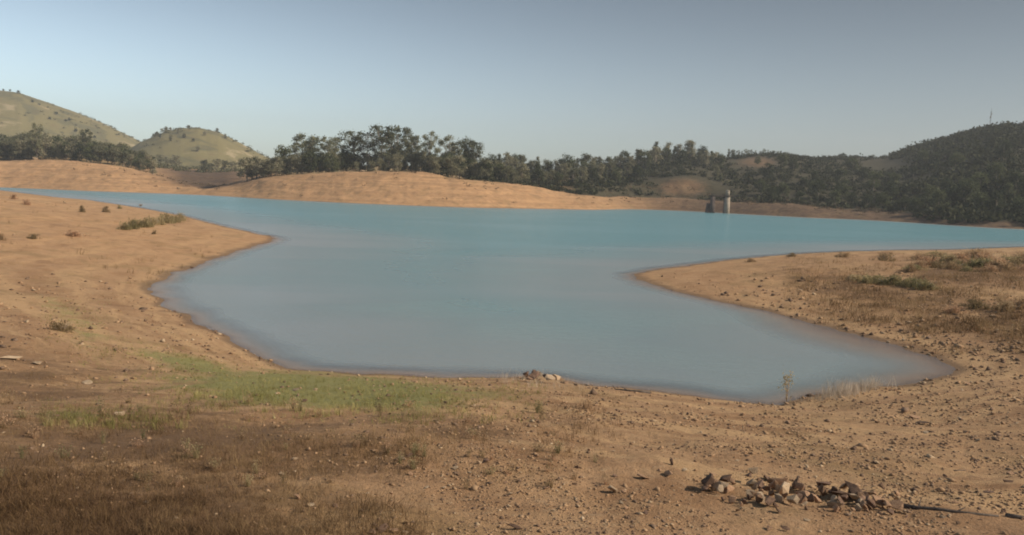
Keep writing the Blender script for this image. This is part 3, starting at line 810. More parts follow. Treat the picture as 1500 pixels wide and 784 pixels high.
def bank_scrub():
    g = np.random.default_rng(16); n = 2200
    px = g.uniform(-40, 1330, n); az = az_of(px, np.full(n, 270.)); r0 = np.interp(px, FT[:, 0], FR0); r1 = np.interp(px, FT[:, 0], FR1)
    t = g.uniform(0, 1, n) ** .45; r = r0 + 3 + (r1 + 12 - r0) * t
    x = np.sin(az) * r; y = np.cos(az) * r; z = lookup(x, y)[0]
    k = g.uniform(0, 1, n) < np.clip(.12 + .55 * sstep(t, .6, 1) + .6 * fbm(x * .06, y * .06, 99, 3) + .5 * sstep(px, 900, 1100), 0, 1); x, y, z = x[k], y[k], z[k]; n = len(x)
    s = g.uniform(.25, .9, n); m = 16
    o = g.normal(0, 1, (n, m, 3)) * (s[:, None, None] * [.8, .8, .45]); o[..., 2] = np.abs(o[..., 2])
    Vv, Qq = leaves((np.stack([x, y, z + .05], -1)[:, None] + o).reshape(-1, 3), np.repeat(s, m) * .45, g)
    tag(mk('scrub', Vv, Qq, M['bankscrub']), 'dry brown scrub dotted along the upper edge of the far bank', 'scrub', kind='stuff')
bank_scrub()

# ------------------------------------------------------------------ intake tower, mast
def azpos(px, r):
    a = float(az_of(np.array(float(px)), np.array(300.))); return math.sin(a) * r, math.cos(a) * r
TX, TY = azpos(1065, 350)
root = empty('intake_tower', (TX, TY, 0)); tag(root, 'pale concrete water intake tower with walkway and dark pier at the far shore', 'tower')
ang = -math.atan2(TX, TY)
def loc(u, v, z):  # u to the right, v away from the viewer
    return (u * math.cos(ang) - v * math.sin(ang), u * math.sin(ang) + v * math.cos(ang), z)
b = MB(); b.tube([loc(0, 0, -3), loc(0, 0, 7.1)], [1.2, 1.1], 20); b.build('shaft', M['concrete'], root, True)
b = MB(); b.tube([loc(0, 0, 7.35), loc(0, 0, 9.3)], .85, 16); b.tube([loc(0, 0, 9.3), loc(0, 0, 9.55), loc(0, 0, 9.8)], [.92, .9, .3], 16); b.build('turret', M['concrete'], root, True)
b = MB(); b.tube([loc(0, 0, 7.1), loc(0, 0, 7.35)], 1.5, 20); b.build('platform', M['darkconcrete'], root)
b = MB(); b.box(loc(-4.4, 0, 7.1), (3.3, .7, .24), ang); b.build('walkway', M['steel'], root)
b = MB()
for s in (-.55, .55):
    for u in np.arange(-6.6, -1.2, .9): b.tube([loc(u, s, 7.34), loc(u, s, 8.3)], .035, 5)
    b.tube([loc(-6.6, s, 8.3), loc(-1.3, s, 8.3)], .04, 5); b.tube([loc(-6.6, s, 7.85), loc(-1.3, s, 7.85)], .03, 5)
b.build('railing', M['steel'], root)
b = MB(); b.box(loc(-5.9, 0, 1.9), (1.15, .9, 4.95), ang, .85); b.build('pier', M['darkconcrete'], root)
b = MB(); b.box(loc(-7.7, .1, .6), (1.5, .8, 3.4), ang, .45); b.build('buttress', M['darkconcrete'], root)
b = MB(); b.box(loc(-1.2, .2, 2.0), (.28, .3, 5.05), ang); b.build('shaft_shade_strip', M['darkconcrete'], root)  # dark strip put beside the shaft for its shaded side

ax, ay = azpos(1440, r3_at(1440) - 2); az_ = ground_z(ax, ay)
root = empty('radio_mast', (ax, ay, az_)); tag(root, 'thin lattice radio mast on top of the dark right hill', 'mast')
H = EYE + float(tan_up(np.array(1440.), np.array(158.))) * math.hypot(ax, ay) - az_
b = MB(); tri = [(math.cos(a) * .55, math.sin(a) * .55) for a in (0.5, 2.6, 4.7)]
for (x, y) in tri: b.tube([(x, y, -1), (x * .6, y * .6, H * .86)], .07, 5)
zs = np.linspace(0, H * .85, 16)
for i in range(15):
    f0, f1 = 1 - .4 * i / 16, 1 - .4 * (i + 1) / 16
    for j in range(3):
        p, q = tri[j], tri[(j + 1) % 3]
        b.tube([(p[0] * f0, p[1] * f0, zs[i]), (q[0] * f1, q[1] * f1, zs[i + 1])], .04, 4)
b.build('lattice', M['steel'], root)
b = MB(); b.tube([(0, 0, H * .84), (0, 0, H)], .06, 5); b.build('antenna', M['steel'], root)
b = MB(); b.box((0, .3, H * .62), (.45, .2, .7)); b.box((.3, -.2, H * .75), (.25, .2, .6)); b.build('panel', M['concrete'], root)

# ------------------------------------------------------------------ rocks
def rock_proto(seed, flat=1.0):
    g = np.random.default_rng(seed); bm = bmesh.new()
    P = g.normal(0, 1, (10, 3)); P /= np.linalg.norm(P, axis=1)[:, None]; P *= g.uniform(.75, 1.15, (10, 1)); P *= np.array([.5, .5 * g.uniform(.6, .95), .5 * flat * g.uniform(.6, .95)])
    for p in P: bm.verts.new(p)
    r = bmesh.ops.convex_hull(bm, input=bm.verts)
    bmesh.ops.delete(bm, geom=[v for v in bm.verts if not v.link_faces], context='VERTS')
    bmesh.ops.bevel(bm, geom=list(bm.edges), offset=.014, segments=1, affect='EDGES', profile=.6)
    bmesh.ops.recalc_face_normals(bm, faces=bm.faces)
    me = bpy.data.meshes.new('stone'); bm.to_mesh(me); bm.free(); return me
RM = {}
for mt in ('rock', 'palerock', 'darkrock'):
    RM[mt] = []
    for i in range(7):
        me = rock_proto(40 + i, 1.0 if i % 2 else .6); me.materials.append(M[mt]); RM[mt].append(me)
def stone(px, py, size, mt, label, group=None, lift=.22, name='stone', tall=1.0, k=None, tilt=.5, pos=None):
    if pos is None:
        x, y, z, d, ok = (float(v[0]) for v in hits([px], [py]))
    else: x, y, z, d = pos
    s = size * d / F
    me = random.choice(RM[mt]) if k is None else RM[mt][k]
    o = bpy.data.objects.new(name, me); COL.objects.link(o)
    o.location = (x, y, z + s * lift * tall); o.scale = (s * random.uniform(.9, 1.1), s * random.uniform(.8, 1.1), s * tall)
    o.rotation_euler = (random.uniform(-tilt, tilt), random.uniform(-tilt, tilt), random.uniform(0, 6.28))
    tag(o, label, 'stone', group); return o

for px, py, s, mt, tall, lab in [
    (898, 722, 24, 'palerock', 1.25, 'upright pale stone with a dark left face, alone left of the rock heap'),
    (942, 701, 26, 'rock', .6, 'flat mauve brown stone just left of the small cluster of rocks'),
    (979, 697, 28, 'rock', .9, 'blocky brown rock in front of the small cluster left of the heap'),
    (984, 681, 15, 'darkrock', 1.4, 'pointed dark rock at the back of the small cluster left of the heap'),
    (1003, 690, 13, 'palerock', .7, 'small pale stone right of the small rock cluster'),
    (966, 690, 12, 'rock', .7, 'small stone between the flat mauve stone and the blocky one'),
    (755, 775, 26, 'darkrock', .75, 'smooth dark purplish stone at the bottom edge left of centre of the bare slope'),
    (560, 780, 22, 'darkrock', 1.2, 'dark upright rock at the bottom edge below the dry grass'),
    (577, 781, 18, 'rock', 1.0, 'brown rock touching the dark upright one at the bottom edge'),
    (545, 783, 15, 'darkrock', .9, 'smaller dark rock left of the upright one at the bottom edge'),
    (594, 782, 12, 'palerock', .9, 'small pale stone right of the bottom edge rocks'),
    (432, 674, 14, 'palerock', .7, 'white stone in the dry grass left of the bottom centre'),
    (414, 696, 16, 'palerock', .4, 'flat pale stone just below the white one in the dry grass'),
    (432, 691, 8, 'palerock', .6, 'tiny white stone between two larger pale ones in the grass'),
    (436, 731, 16, 'rock', 1.2, 'brown upright stone at the foot of the slope with a pale right side'),
    (456, 742, 13, 'palerock', .8, 'pale stone right below the brown upright stone in the grass'),
    (491, 742, 14, 'darkrock', .6, 'dark low stone in the thin grass right of the pale pair'),
    (538, 724, 11, 'palerock', .8, 'pale stone with shadow above the bottom edge rocks'),
    (600, 670, 13, 'darkrock', 1.1, 'dark pointed stone in the middle of the thin dry grass'),
    (588, 672, 13, 'palerock', .5, 'flat pale stone touching the left of the dark pointed one'),
    (712, 678, 14, 'darkrock', 1.0, 'dark stone standing alone at the edge of bare earth and thin grass'),
    (667, 687, 14, 'palerock', .6, 'pale flat stone left of the lone dark stone'),
    (688, 693, 10, 'palerock', .5, 'small pale flat stone below left of the lone dark stone'),
    (625, 715, 12, 'palerock', .5, 'pale stone set flat in thin grass above the bottom edge'),
    (433, 573, 11, 'palerock', .8, 'white stone on the left side of the green grass strip'),
    (461, 572, 12, 'palerock', .8, 'right one of two white stones in the green grass strip'),
    (446, 589, 12, 'darkrock', .7, 'dark stone below the two white stones by the green strip'),
    (16, 526, 34, 'palerock', .35, 'wide flat pale rock slab at the left edge of the slope'),
    (55, 534, 18, 'palerock', .5, 'smaller pale slab right of the wide flat one at the left edge'),
    (128, 562, 20, 'palerock', .4, 'flat pale slab in brown grass at left'),
    (175, 608, 18, 'palerock', .7, 'pale rock with a dark left side in the brown grass at left'),
    (82, 611, 10, 'darkrock', .8, 'dark stone in the green tinted grass at lower left'),
    (215, 737, 14, 'palerock', .5, 'pale flat stone half hidden in the dark grass at lower left'),
    (260, 760, 16, 'palerock', .5, 'larger pale flat stone in the dark grass at the lower left'),
    (1150, 778, 14, 'darkrock', 1.5, 'dark fin shaped stone below the rock heap'),
    (1126, 776, 20, 'rock', .5, 'low grey brown stone left of the dark fin shaped one'),
    (1352, 622, 18, 'darkrock', .6, 'dark clod alone on pale earth between heap and right shore'),
    (1340, 613, 22, 'rock', .35, 'low brown clod behind the dark clod near the right shore'),
    (1478, 706, 15, 'darkrock', .4, 'flat dark stone near the right edge of the slope'),
    (1480, 695, 14, 'rock', .6, 'brown stone just behind the flat dark one by the right edge'),
    (1448, 722, 14, 'darkrock', .4, 'flat dark stone above the dark shadow strip at right'),
    (1400, 737, 13, 'rock', .7, 'brown stone just above the dark shadow strip'),
    (1000, 655, 10, 'darkrock', .7, 'small dark stone on bare earth behind the small rock cluster'),
    (990, 652, 8, 'rock', .9, 'tiny brown stone left of a dark one behind the cluster'),
    (931, 605, 9, 'darkrock', 1, 'dark clod near the lying stick by the waterline'),
    (997, 608, 9, 'darkrock', 1, 'left one of two dark clods on the slope below the stick'),
    (1007, 608, 8, 'darkrock', 1, 'right one of two dark clods on the slope below the stick'),
    (1285, 620, 11, 'rock', .8, 'brown clod left of the dark clod near the right shore'),
    (770, 557, 12, 'darkrock', 1.0, 'dark rock at the left end of the stony bump on the waterline'),
    (781, 554, 14, 'darkrock', .9, 'dark rock at the back of the stony bump on the waterline'),
    (782, 560, 15, 'darkrock', .8, 'dark rock in the centre of the stony bump on the waterline'),
    (790, 557, 16, 'palerock', .8, 'pale rock in the middle of the stony bump on the waterline'),
    (799, 559, 14, 'darkrock', .8, 'dark rock right of the pale one on the waterline bump'),
    (806, 562, 18, 'palerock', .6, 'pale flat rock at the right of the waterline bump'),
    (814, 562, 14, 'palerock', .8, 'pale rock at the right end of the waterline bump'),
    (776, 563, 14, 'rock', .7, 'brown rock at the front of the waterline bump'),
    (843, 565, 8, 'darkrock', .9, 'dark stone alone at the water edge right of the stony bump')]:
    wl = 760 < px < 820 and 550 < py < 566          # the stony bump on the waterline
    stone(px, py, s * (1.25 if wl else 1), mt, lab, tall=tall * (1.3 if wl else 1), tilt=.3, lift=.5 if wl else .22)
# the heap
heap_special = [(1036, 718, 34, 'darkrock', 1.5, 'dark jagged rock at the left end of the rock heap'), (1052, 720, 30, 'palerock', 1.2, 'tan block leaning on the dark jagged rock at the left of the heap'),
    (1112, 716, 24, 'darkrock', 1.0, 'dark rock at the back left of the heap centre'), (1125, 742, 36, 'darkrock', .8, 'dark slab under the pale blocks at the front of the heap'),
    (1140, 716, 34, 'rock', 1.1, 'pinkish brown block on top of the heap centre'), (1150, 724, 30, 'palerock', 1.2, 'pale upright block in the heap centre'),
    (1166, 716, 24, 'rock', 1.25, 'tall narrow slab standing upright in the heap centre'), (1160, 740, 28, 'palerock', 1.0, 'pale pointed block at the front of the heap centre'),
    (1143, 735, 26, 'palerock', .9, 'pale block left of the pointed one at the heap front'), (1175, 730, 28, 'rock', .8, 'tan block right of the tall narrow slab'),
    (1206, 722, 26, 'darkrock', 1.5, 'black spiky rock at the left of the long dark rock'), (1228, 730, 44, 'darkrock', .7, 'grey boulder in the right part of the heap with lit top'),
    (1256, 732, 50, 'darkrock', .8, 'long dark rock in the right part of the heap'), (1222, 744, 34, 'palerock', .6, 'pale flat block in front of the grey boulder'),
    (1286, 741, 34, 'rock', .9, 'tan round block right of the long dark rock'), (1310, 748, 30, 'rock', .9, 'brown block at the right end of the rock heap'),
    (1314, 726, 18, 'rock', .8, 'brown rock behind the right end of the heap'), (1124, 703, 26, 'darkrock', .35, 'thin dark slab lying behind the heap')]
for px, py, s, mt, tall, lab in heap_special: stone(px, py, s * .95, mt, lab, tall=tall, lift=.3, tilt=.5)
for i in range(110):
    u = random.random(); px = 1030 + u * 290 + random.gauss(0, 6); py = 722 + u * 20 + random.gauss(0, 10)
    mt = random.choice(['rock', 'palerock', 'rock', 'rock', 'darkrock', 'darkrock'])
    stone(px, py, random.uniform(7, 22), mt, {'rock': 'brown fragment', 'palerock': 'pale tan fragment', 'darkrock': 'dark fragment'}[mt] + (' at the front edge of' if py > 732 + u * 14 else ' among the bigger blocks of') + [' the left end', ' the left part', ' the centre', ' the right part', ' the right end'][min(4, int(u * 5))] + ' of the rock heap', 'fragments in the rock heap', lift=random.choice([.25, .3, .6]), tall=random.uniform(.7, 1.2), tilt=.9)
# loose stones, one by one
n = 130
lx = np.concatenate([rng.uniform(560, 1500, n), rng.uniform(1180, 1500, 30)]); ly = np.concatenate([np.interp(rng.uniform(0, 1, n), [0, 1], [600, 783]), rng.uniform(500, 600, 30)])
X, Y, Z, D, OK = hits(lx, ly)
for i in range(len(lx)):
    if not OK[i]: continue
    mt = random.choice(['rock', 'rock', 'darkrock', 'palerock'])
    stone(0, 0, random.uniform(5, 12) * (.75 if ly[i] < 640 else 1), mt, {'rock': 'small brown loose stone', 'palerock': 'small pale loose stone', 'darkrock': 'small dark loose stone'}[mt] + ' strewn ' + ('near the water edge' if ly[i] < 610 else 'right of the rock heap' if lx[i] > 1325 and ly[i] > 700 else 'beyond the heap, below the right shore' if lx[i] > 1050 and ly[i] < 705 else 'below and around the rock heap' if lx[i] > 1000 else 'between the heap and the thin grass' if lx[i] > 800 else 'over the thinly grassed middle of the slope'), 'loose stones strewn over the bare slope', tall=random.uniform(.5, 1), pos=(X[i], Y[i], Z[i], D[i]))
SHN = SH[9:36]
for i in range(46):
    k = random.randrange(len(SHN) - 1); t = random.random(); px = SHN[k][0] * (1 - t) + SHN[k + 1][0] * t; py = SHN[k][1] * (1 - t) + SHN[k + 1][1] * t + random.uniform(.5, 4)
    x, y, z, d, ok = (float(v[0]) for v in hits([px], [py]))
    if not ok or d > 60: continue
    mt = random.choice(['rock', 'darkrock', 'darkrock']); stone(0, 0, random.uniform(3, 8), mt, ('dark' if mt == 'darkrock' else 'brown') + ' stone at the ' + ('left cove' if px < 400 else 'near' if px < 1000 else 'lower right') + ' waterline', 'stones along the waterline', tall=random.uniform(.5, .9), pos=(x, y, z, d))
for px, py, s, lab in [(95, 298, 5, 'white stone on the crest of the left spit'), (161, 312, 5, 'white stone beside the little bush on the left spit'), (20, 345, 5, 'small white stone low on the left spit'),
                       (1172, 427, 8, 'pale stone alone on the right spit'), (1332, 474, 9, 'white stone on the right shore above the muddy water')]:
    stone(px, py, s, 'palerock', lab)
# pale boulders on the far bank
def far_stone(px, r, s, lab):
    x, y = azpos(px, r); o = bpy.data.objects.new('boulder', RM['palerock'][1]); COL.objects.link(o)
    o.location = (x, y, ground_z(x, y) + s * .2); o.scale = (s, s, s); tag(o, lab, 'boulder')
far_stone(53, r1_at(53) - 2, 3.2, 'white boulder on the far bank below the tall eucalyptus at left')
far_stone(262, r0_at(262) + 14, 2.0, 'white boulder low on the far shore below the rounded hill')
far_stone(531, r1_at(531) + 4, 2.2, 'white boulder at the foot of the headland grove')

# pebbles: uncountable
def pebbles():
    g = np.random.default_rng(9); n = 52000
    px = g.uniform(-60, 1560, n); py = 400 + 400 * g.uniform(0, 1, n) ** .7
    k = g.uniform(0, 1, n) < .18 + .3 * sstep(-py, -560, -520) + .82 * sstep(px + (py - 640) * .3, 350, 900); px, py = px[k], py[k]
    X, Y, Z, D, OK = hits(px, py); X, Y, Z, D = X[OK], Y[OK], Z[OK], D[OK]; n = len(X)
    # clusters and bare gaps, as on the real slope
    k = g.uniform(-.55, .5, n) < fbm(X * .8, Y * .8, 77, 3); X, Y, Z, D = X[k], Y[k], Z[k], D[k]; n = len(X)
    s = (g.gamma(1.6, .62, n) + .75) * D / F * 1.1
    base = np.array([(1, 0, 0), (0, 1, 0), (-1, 0, 0), (0, -1, 0), (0, 0, 1), (0, 0, -1)], float)
    V = base[None] * g.uniform(.6, 1.2, (n, 6, 3)) + g.normal(0, .22, (n, 6, 3)); V[..., 2] *= .62
    a = g.uniform(0, 6.28, n); c, sn = np.cos(a)[:, None], np.sin(a)[:, None]
    V = np.stack([V[..., 0] * c - V[..., 1] * sn, V[..., 0] * sn + V[..., 1] * c, V[..., 2]], -1) * s[:, None, None]
    V += np.stack([X, Y, Z + s * .2], -1)[:, None]
    T = np.array([(0, 1, 4), (1, 2, 4), (2, 3, 4), (3, 0, 4), (1, 0, 5), (2, 1, 5), (3, 2, 5), (0, 3, 5)])
    T = (T[None] + (np.arange(n) * 6)[:, None, None])
    w_ = g.uniform(0, 1, n)
    for lo, hi, mt, lab in ((0, .60, M['peb'], 'brown'), (.60, .93, M['pebd'], 'dark'), (.93, 1.01, M['pebp'], 'pale')):
        m = (w_ >= lo) & (w_ < hi); nn = m.sum()
        Vv = V[m].reshape(-1, 3); Tt = (np.array([(0, 1, 4), (1, 2, 4), (2, 3, 4), (3, 0, 4), (1, 0, 5), (2, 1, 5), (3, 2, 5), (0, 3, 5)])[None] + (np.arange(nn) * 6)[:, None, None]).reshape(-1, 3)
        tag(mk('gravel', Vv, Tt, mt), lab + ' gravel and grit scattered over the bare slope', 'gravel', kind='stuff')
M['peb'] = stony('gravel_brown', (.26, .155, .085), (.40, .26, .15), 2.5, objvar=0)
M['pebd'] = stony('gravel_dark', (.12, .075, .05), (.22, .145, .095), 2.5, objvar=0)
M['pebp'] = stony('gravel_pale', (.36, .25, .15), (.46, .34, .22), 2.5, objvar=0)
pebbles()

# ------------------------------------------------------------------ grass
def blades(X, Y, Z, H, g, width=.05, spread=.35, per=9, tuft=.5):
    n = len(X); a = g.uniform(0, 6.28, (n, per)); rr = g.uniform(0, 1, (n, per)) * tuft * H[:, None]
    bx = X[:, None] + np.cos(a) * rr; by = Y[:, None] + np.sin(a) * rr; bz = np.broadcast_to(Z[:, None], bx.shape)
    h = H[:, None] * g.uniform(.45, 1.15, (n, per)); dx = g.normal(0, spread, (n, per)) * h; dy = g.normal(0, spread, (n, per)) * h
    th = g.uniform(0, 6.28, (n, per)); wx = np.cos(th) * width * h; wy = np.sin(th) * width * h
    V = np.stack([np.stack([bx - wx, by - wy, bz - .01], -1), np.stack([bx + wx, by + wy, bz - .01], -1),
                  np.stack([bx + dx * .45 + wx * .6, by + dy * .45 + wy * .6, bz + h * .6], -1), np.stack([bx + dx * .45 - wx * .6, by + dy * .45 - wy * .6, bz + h * .6], -1),
                  np.stack([bx + dx, by + dy, bz + h * .95], -1)], 2).reshape(-1, 3)
    k = np.arange(n * per) * 5
    return V, [np.stack([k, k + 1, k + 2, k + 3], -1), np.stack([k + 3, k + 2, k + 4], -1)]

def grass(name, n, box, maskfn, hh, mat, lab, per=9, width=.03, seed=1, spread=.35, tuft=.6):
    g = np.random.default_rng(seed); px = g.uniform(box[0], box[2], n); py = box[1] + (box[3] - box[1]) * g.uniform(0, 1, n)
    X, Y, Z, D, OK = hits(px, py); m = OK & (g.uniform(0, 1, n) < maskfn(px, py, X, Y))
    X, Y, Z, D = X[m], Y[m], Z[m], D[m]
    H = g.uniform(*hh, len(X)) * (.7 + .6 * (fbm(X * .9, Y * .9, 13, 2) + .5))
    V, Fc = blades(X, Y, Z, np.maximum(H, .015), g, width, spread, per, tuft)
    tag(mk(name, V, Fc, mat), lab, 'grass', kind='stuff')
def mgreen(px, py, X, Y): return np.clip(cover(px, py, 1., 1.)[0] * 1.3 + .35 * fbm(X * .7, Y * .7, 17, 3), 0, 1)
def mdry(px, py, X, Y): return np.clip(cover(px, py, 1., 1.)[1] * 1.0 - .12 + .9 * fbm(X * .45, Y * .45, 19, 3), 0, 1)
def mdark(px, py, X, Y): return np.clip(blob(60, 800, 500, 120, 0, px, py) + .5 * fbm(X * .8, Y * .8, 23, 3), 0, 1)  # withered growth, made denser to carry the corner darkening in its colour
grass('grass', 16000, (60, 440, 800, 630), mgreen, (.03, .10), M['greengrass'], 'short green grass in a strip along the near water edge', seed=2)
grass('grass', 15000, (-80, 470, 960, 830), mdry, (.03, .10), M['drygrass'], 'thin straw coloured grass over the near slope', seed=3, width=.025, spread=.65, tuft=1.2)
grass('grass', 1500, (-80, 560, 760, 790), lambda px, py, X, Y: np.clip(.1 + 1.2 * fbm(X * .5, Y * .5, 43, 3), 0, 1), (.08, .20), M['drygrass'], 'taller straw stalks dotted over the lower left slope', seed=12, per=6, width=.012, spread=.3)
grass('grass', 13000, (-80, 600, 620, 860), mdark, (.025, .09), M['darkgrass'], 'dark brown withered grass, partly corner darkening, in the lower left foreground', seed=4, width=.03, spread=.75, tuft=1.3)
grass('grass', 9000, (1150, 362, 1560, 520), lambda px, py, X, Y: np.clip(cover(px, py, 1., 1.)[1] + .6 * fbm(X * .3, Y * .3, 29, 3), 0, 1), (.10, .34), M['drygrass'], 'dry grass over the right spit', seed=5, width=.035, spread=.6, tuft=1.4)
grass('grass', 1500, (-40, 280, 360, 420), lambda px, py, X, Y: np.clip(.15 + fbm(X * .2, Y * .2, 37, 3), 0, 1), (.12, .4), M['drygrass'], 'sparse dry tufts over the left spit', seed=6, width=.03, per=7)
grass('grass', 700, (820, 575, 930, 650), lambda px, py, X, Y: blob(870, 608, 45, 28, 0, px, py), (.03, .11), M['darkgrass'], 'brown weedy patch on the slope below the waterline stick', seed=7, per=7)
grass('grass', 2600, (1150, 545, 1330, 595), lambda px, py, X, Y: blob(1245, 574, 36, 6, -12, px, py), (.15, .5), M['pale'], 'bleached pale reeds along the water edge at right', seed=8, per=9, width=.018, spread=.22)
grass('grass', 500, (720, 545, 900, 575), lambda px, py, X, Y: blob(800, 560, 60, 8, 4, px, py), (.12, .3), M['pale'], 'wispy pale stems at the waterline beside the stony bump', seed=9, per=5, width=.012, spread=.25)

# ------------------------------------------------------------------ bushes
def bush_proto(seed, mat, flat=.6):
    g = np.random.default_rng(seed); root = empty('bush'); b = MB()
    for i in range(9):
        a = g.uniform(0, 6.28); q = g.uniform(.2, .45); b.tube([(0, 0, -.05), (math.cos(a) * q * .5, math.sin(a) * q * .5, .25 * flat), (math.cos(a) * q, math.sin(a) * q, .7 * flat * g.uniform(.6, 1.1))], [.012, .009, .005], 4)
    b.build('stem', M['trunk'], root)
    C = []
    for i in range(14):
        a = g.uniform(0, 6.28); q = g.uniform(0, .38); c = np.array([math.cos(a) * q, math.sin(a) * q, g.uniform(.12, .8) * flat]); C.append(c + g.normal(0, 1, (60, 3)) * [.09, .09, .09 * flat])
    C = np.concatenate(C)[::4]; C[:, 2] = np.abs(C[:, 2]) + .01; Vv, Qq = leaves(C, .045, g, aspect=2.6)
    a = g.uniform(0, 6.28, 40); q = .6 * g.uniform(0, 1, 40) ** .7; B, Bf = blades(np.cos(a) * q, np.sin(a) * q, np.zeros(40), (.75 - .9 * q) * g.uniform(.5, 1.3, 40) * flat / .6 * .9, g, .03, .3, 9, .25)
    mk('foliage', np.concatenate([Vv, B]), [Qq] + [f + len(Vv) for f in Bf], M[mat], root)
    return root
BP = {'g': [bush_proto(600 + i, 'bushm') for i in range(3)], 'b': [bush_proto(620 + i, 'bushb') for i in range(3)]}
bused = set()
def bush(px, py, wpx, hpx, key, lab, group=None):
    x, y, z, d, ok = (float(v[0]) for v in hits([px], [py])); i = random.randrange(3)
    s = (wpx * d / F, wpx * d / F, hpx / .6 * d / F)
    if (key, i) in bused: o = dup(BP[key][i], (x, y, z), random.uniform(0, 6.28), s)
    else: bused.add((key, i)); o = BP[key][i]; o.location = (x, y, z); o.scale = s
    for q in ('label', 'group'):
        if q in o: del o[q]
    tag(o, lab, 'bush', group)
for i in range(9):
    px = 183 + i * 10.2; bush(px, np.interp(px, [183, 265], [337, 324]) + random.uniform(-1, 1), random.uniform(16, 23), random.uniform(10, 15) if i else 12, 'g', 'olive bush ' + ('at the left end' if i < 3 else 'in the middle' if i < 6 else 'at the right end') + ' of the long clump on the left spit', 'clump of bushes on the left spit')
for px, py, w_, h_, k, lab in [(155, 311, 9, 9, 'b', 'brown little bush on the left spit crest above the long clump'), (120, 311, 8, 10, 'b', 'thin brown bush left of the little one on the left spit'),
    (175, 306, 7, 6, 'g', 'tiny green bush on the left spit crest'), (206, 304, 5, 5, 'b', 'lone dark speck of a bush on the left spit crest line'), (110, 346, 26, 8, 'b', 'low wide brown bush left of the long clump on the left spit'),
    (38, 300, 10, 8, 'b', 'brown bush at the far left of the spit crest'), (20, 292, 9, 7, 'b', 'brown bush nearest the left edge on the spit crest'), (226, 343, 6, 6, 'b', 'small brown tuft right below the long clump'),
    (50, 350, 15, 7, 'b', 'low brown tuft on the left spit near the left edge'), (2, 352, 10, 10, 'b', 'brown bush cut by the left edge of the picture'), (88, 485, 30, 14, 'b', 'brown weed on the left slope above the green strip'),
    (1335, 398, 12, 12, 'b', 'dark upright little bush on the right spit'), (1160, 376, 14, 6, 'b', 'brown tuft near the tip crest of the right spit'), (1235, 377, 20, 8, 'b', 'brown tuft on the middle of the right spit crest'),
    (1295, 382, 30, 12, 'b', 'wide brown tuft on the right spit crest'), (1100, 384, 14, 6, 'b', 'small tuft leftmost on the right spit'), (1430, 452, 34, 13, 'b', 'brown olive bush on the right side below the dry growth'),
    (1475, 455, 36, 14, 'b', 'brown olive bush near the right edge on the slope'), (1495, 452, 22, 16, 'b', 'dark bush cut by the right edge of the picture'), (1400, 458, 26, 10, 'b', 'brown bush left of the olive one on the right slope')]:
    bush(px, py, w_, h_, k, lab)
for i in range(8):
    px = 1258 + i * 14; bush(px, np.interp(px, [1258, 1360], [412, 424]) + random.uniform(-1.5, 1.5), random.uniform(22, 36), random.uniform(8, 14), 'g', 'olive bush ' + ('at the left end' if i < 3 else 'in the middle' if i < 5 else 'at the right end') + ' of the long clump on the right spit', 'clump of bushes on the right spit')
for i in range(34):
    px = 1340 + i * 5.2; bush(px, 386 + random.uniform(-8, 12), random.uniform(18, 34), random.uniform(7, 13), 'b' if i % 3 else 'g', ('brown' if i % 3 else 'green') + ' bush in the ' + ['left', 'middle', 'right'][min(2, i // 12)] + ' part of the thicket at the back of the right spit', 'thicket at the back of the right spit')
def weed_proto(seed, mat):
    g = np.random.default_rng(seed); root = empty('weed')
    V, Fc = blades(g.normal(0, .12, 7), g.normal(0, .12, 7), np.zeros(7), g.uniform(.55, 1.0, 7), g, .022, .28, 6, .12)
    mk('stem', V, Fc, M[mat], root)
    C = g.normal(0, 1, (70, 3)) * [.2, .2, .22] + [0, 0, .6]; C[:, 2] = np.abs(C[:, 2]); Vv, Qq = leaves(C, .06, g, aspect=2.4); mk('foliage', Vv, Qq, M[mat], root)
    return root
WP = {'b': [weed_proto(700 + i, 'bushb') for i in range(3)], 'g': [weed_proto(710 + i, 'bushm') for i in range(2)]}
wused = set()
def weed(px, py, wpx, hpx, key, lab, group):
    x, y, z, d, ok = (float(v[0]) for v in hits([px], [py])); i = random.randrange(len(WP[key])); s = (wpx * d / F, wpx * d / F, hpx * d / F)
    if (key, i) in wused: o = dup(WP[key][i], (x, y, z), random.uniform(0, 6.28), s)
    else: wused.add((key, i)); o = WP[key][i]; o.location = (x, y, z); o.scale = s
    tag(o, lab, 'weed', group)
g_ = random.Random(4)
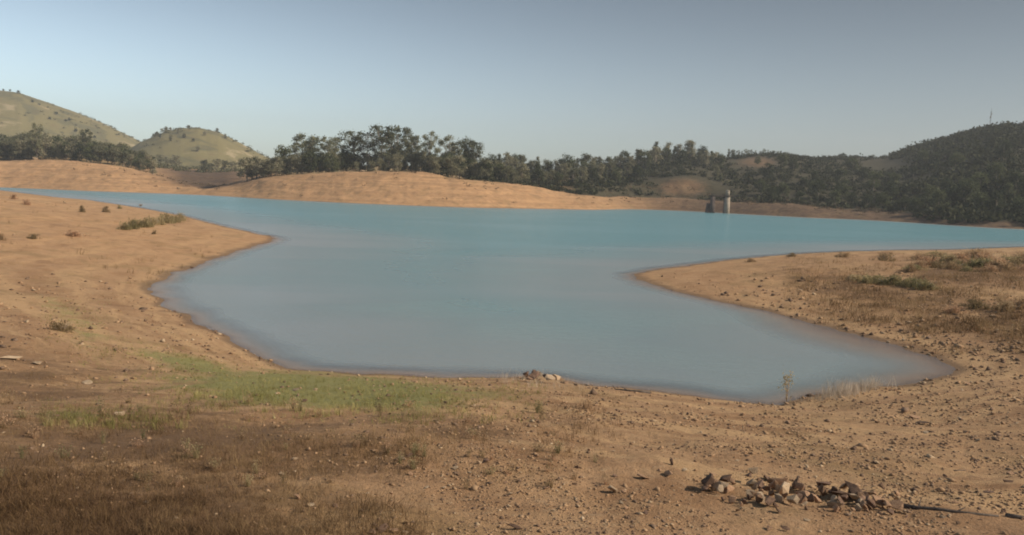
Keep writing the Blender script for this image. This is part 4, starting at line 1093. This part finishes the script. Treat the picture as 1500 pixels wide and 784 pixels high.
for i in range(90):
    px = g_.uniform(-10, 900); py = g_.uniform(590, 720) ; weed(px, py, g_.uniform(12, 26), g_.uniform(10, 22), 'b' if i % 3 else 'g', ('withered brown' if i % 3 else 'greenish') + ' weed tuft in the thin grass ' + ('at the far left' if px < 150 else 'left of the white stone' if px < 300 else 'near the white stone' if px < 450 else 'below the green strip' if px < 600 else 'right of the green strip' if px < 750 else 'towards the small rock cluster') + (', nearer' if py > 655 else ', farther'), 'weed tufts of the near slope')

# tall thin weed against the water
x, y, z, d, ok = (float(v[0]) for v in hits([1152], [590])); root = empty('weed', (x, y, z)); tag(root, 'tall thin weed standing at the water edge in front of the lake', 'weed')
g = np.random.default_rng(77); b = MB(); C = []
for i in range(6):
    a = g.uniform(0, 6.28); e = np.array([math.cos(a) * .1, math.sin(a) * .1, g.uniform(.7, 1.05)]); b.tube([(0, 0, -.03), e * [.4, .4, .5], e], [.006, .004, .002], 4); C.append(e - [0, 0, .22] + g.normal(0, 1, (26, 3)) * [.07, .07, .2])
b.build('stem', M['bushb'], root); Vv, Qq = leaves(np.concatenate(C), .03, g, aspect=2.5); mk('foliage', Vv, Qq, M['bushm'], root)

# drift wood, and solid dark strips modelled where a shadow falls on the slope
def stick_or_shade_strip(pts, r, lab, twigs=3, name='stick_or_shade_strip', cat='stick_or_shade_strip'):
    P = []
    for px, py in pts:
        x, y, z, d, ok = (float(v[0]) for v in hits([px], [py])); P.append((x, y, z))
    P = np.array(P); rr = np.linspace(r, r * .45, len(P)); P[:, 2] += rr * .35
    o0 = P[0].copy(); b = MB(); b.tube(P - o0, rr, 8)
    for i in range(twigs):
        k = random.randrange(1, len(P)); e = P[k] - o0; b.tube([e, e + [random.uniform(-.2, .2), random.uniform(-.2, .2), r * 1.5]], [r * .35, r * .15], 5)
    o = b.build(name, M['wood'], smooth=True); o.location = o0; tag(o, lab, cat)
stick_or_shade_strip([(1320, 742), (1345, 746), (1370, 747), (1400, 751), (1430, 754), (1462, 757)], .028, 'long dark strip shaped for a shadow right of the rock heap')
stick_or_shade_strip([(1474, 757), (1500, 760), (1530, 764)], .03, 'dark strip end shaped for a shadow at the right edge of the picture')
stick_or_shade_strip([(952, 577), (938, 575), (920, 573), (902, 571)], .055, 'dark stick lying along the waterline right of the stony bump', 2, 'stick', 'stick')
stick_or_shade_strip([(1398, 690), (1415, 689)], .012, 'short twig on the bare slope at right', 0, 'twig', 'twig')
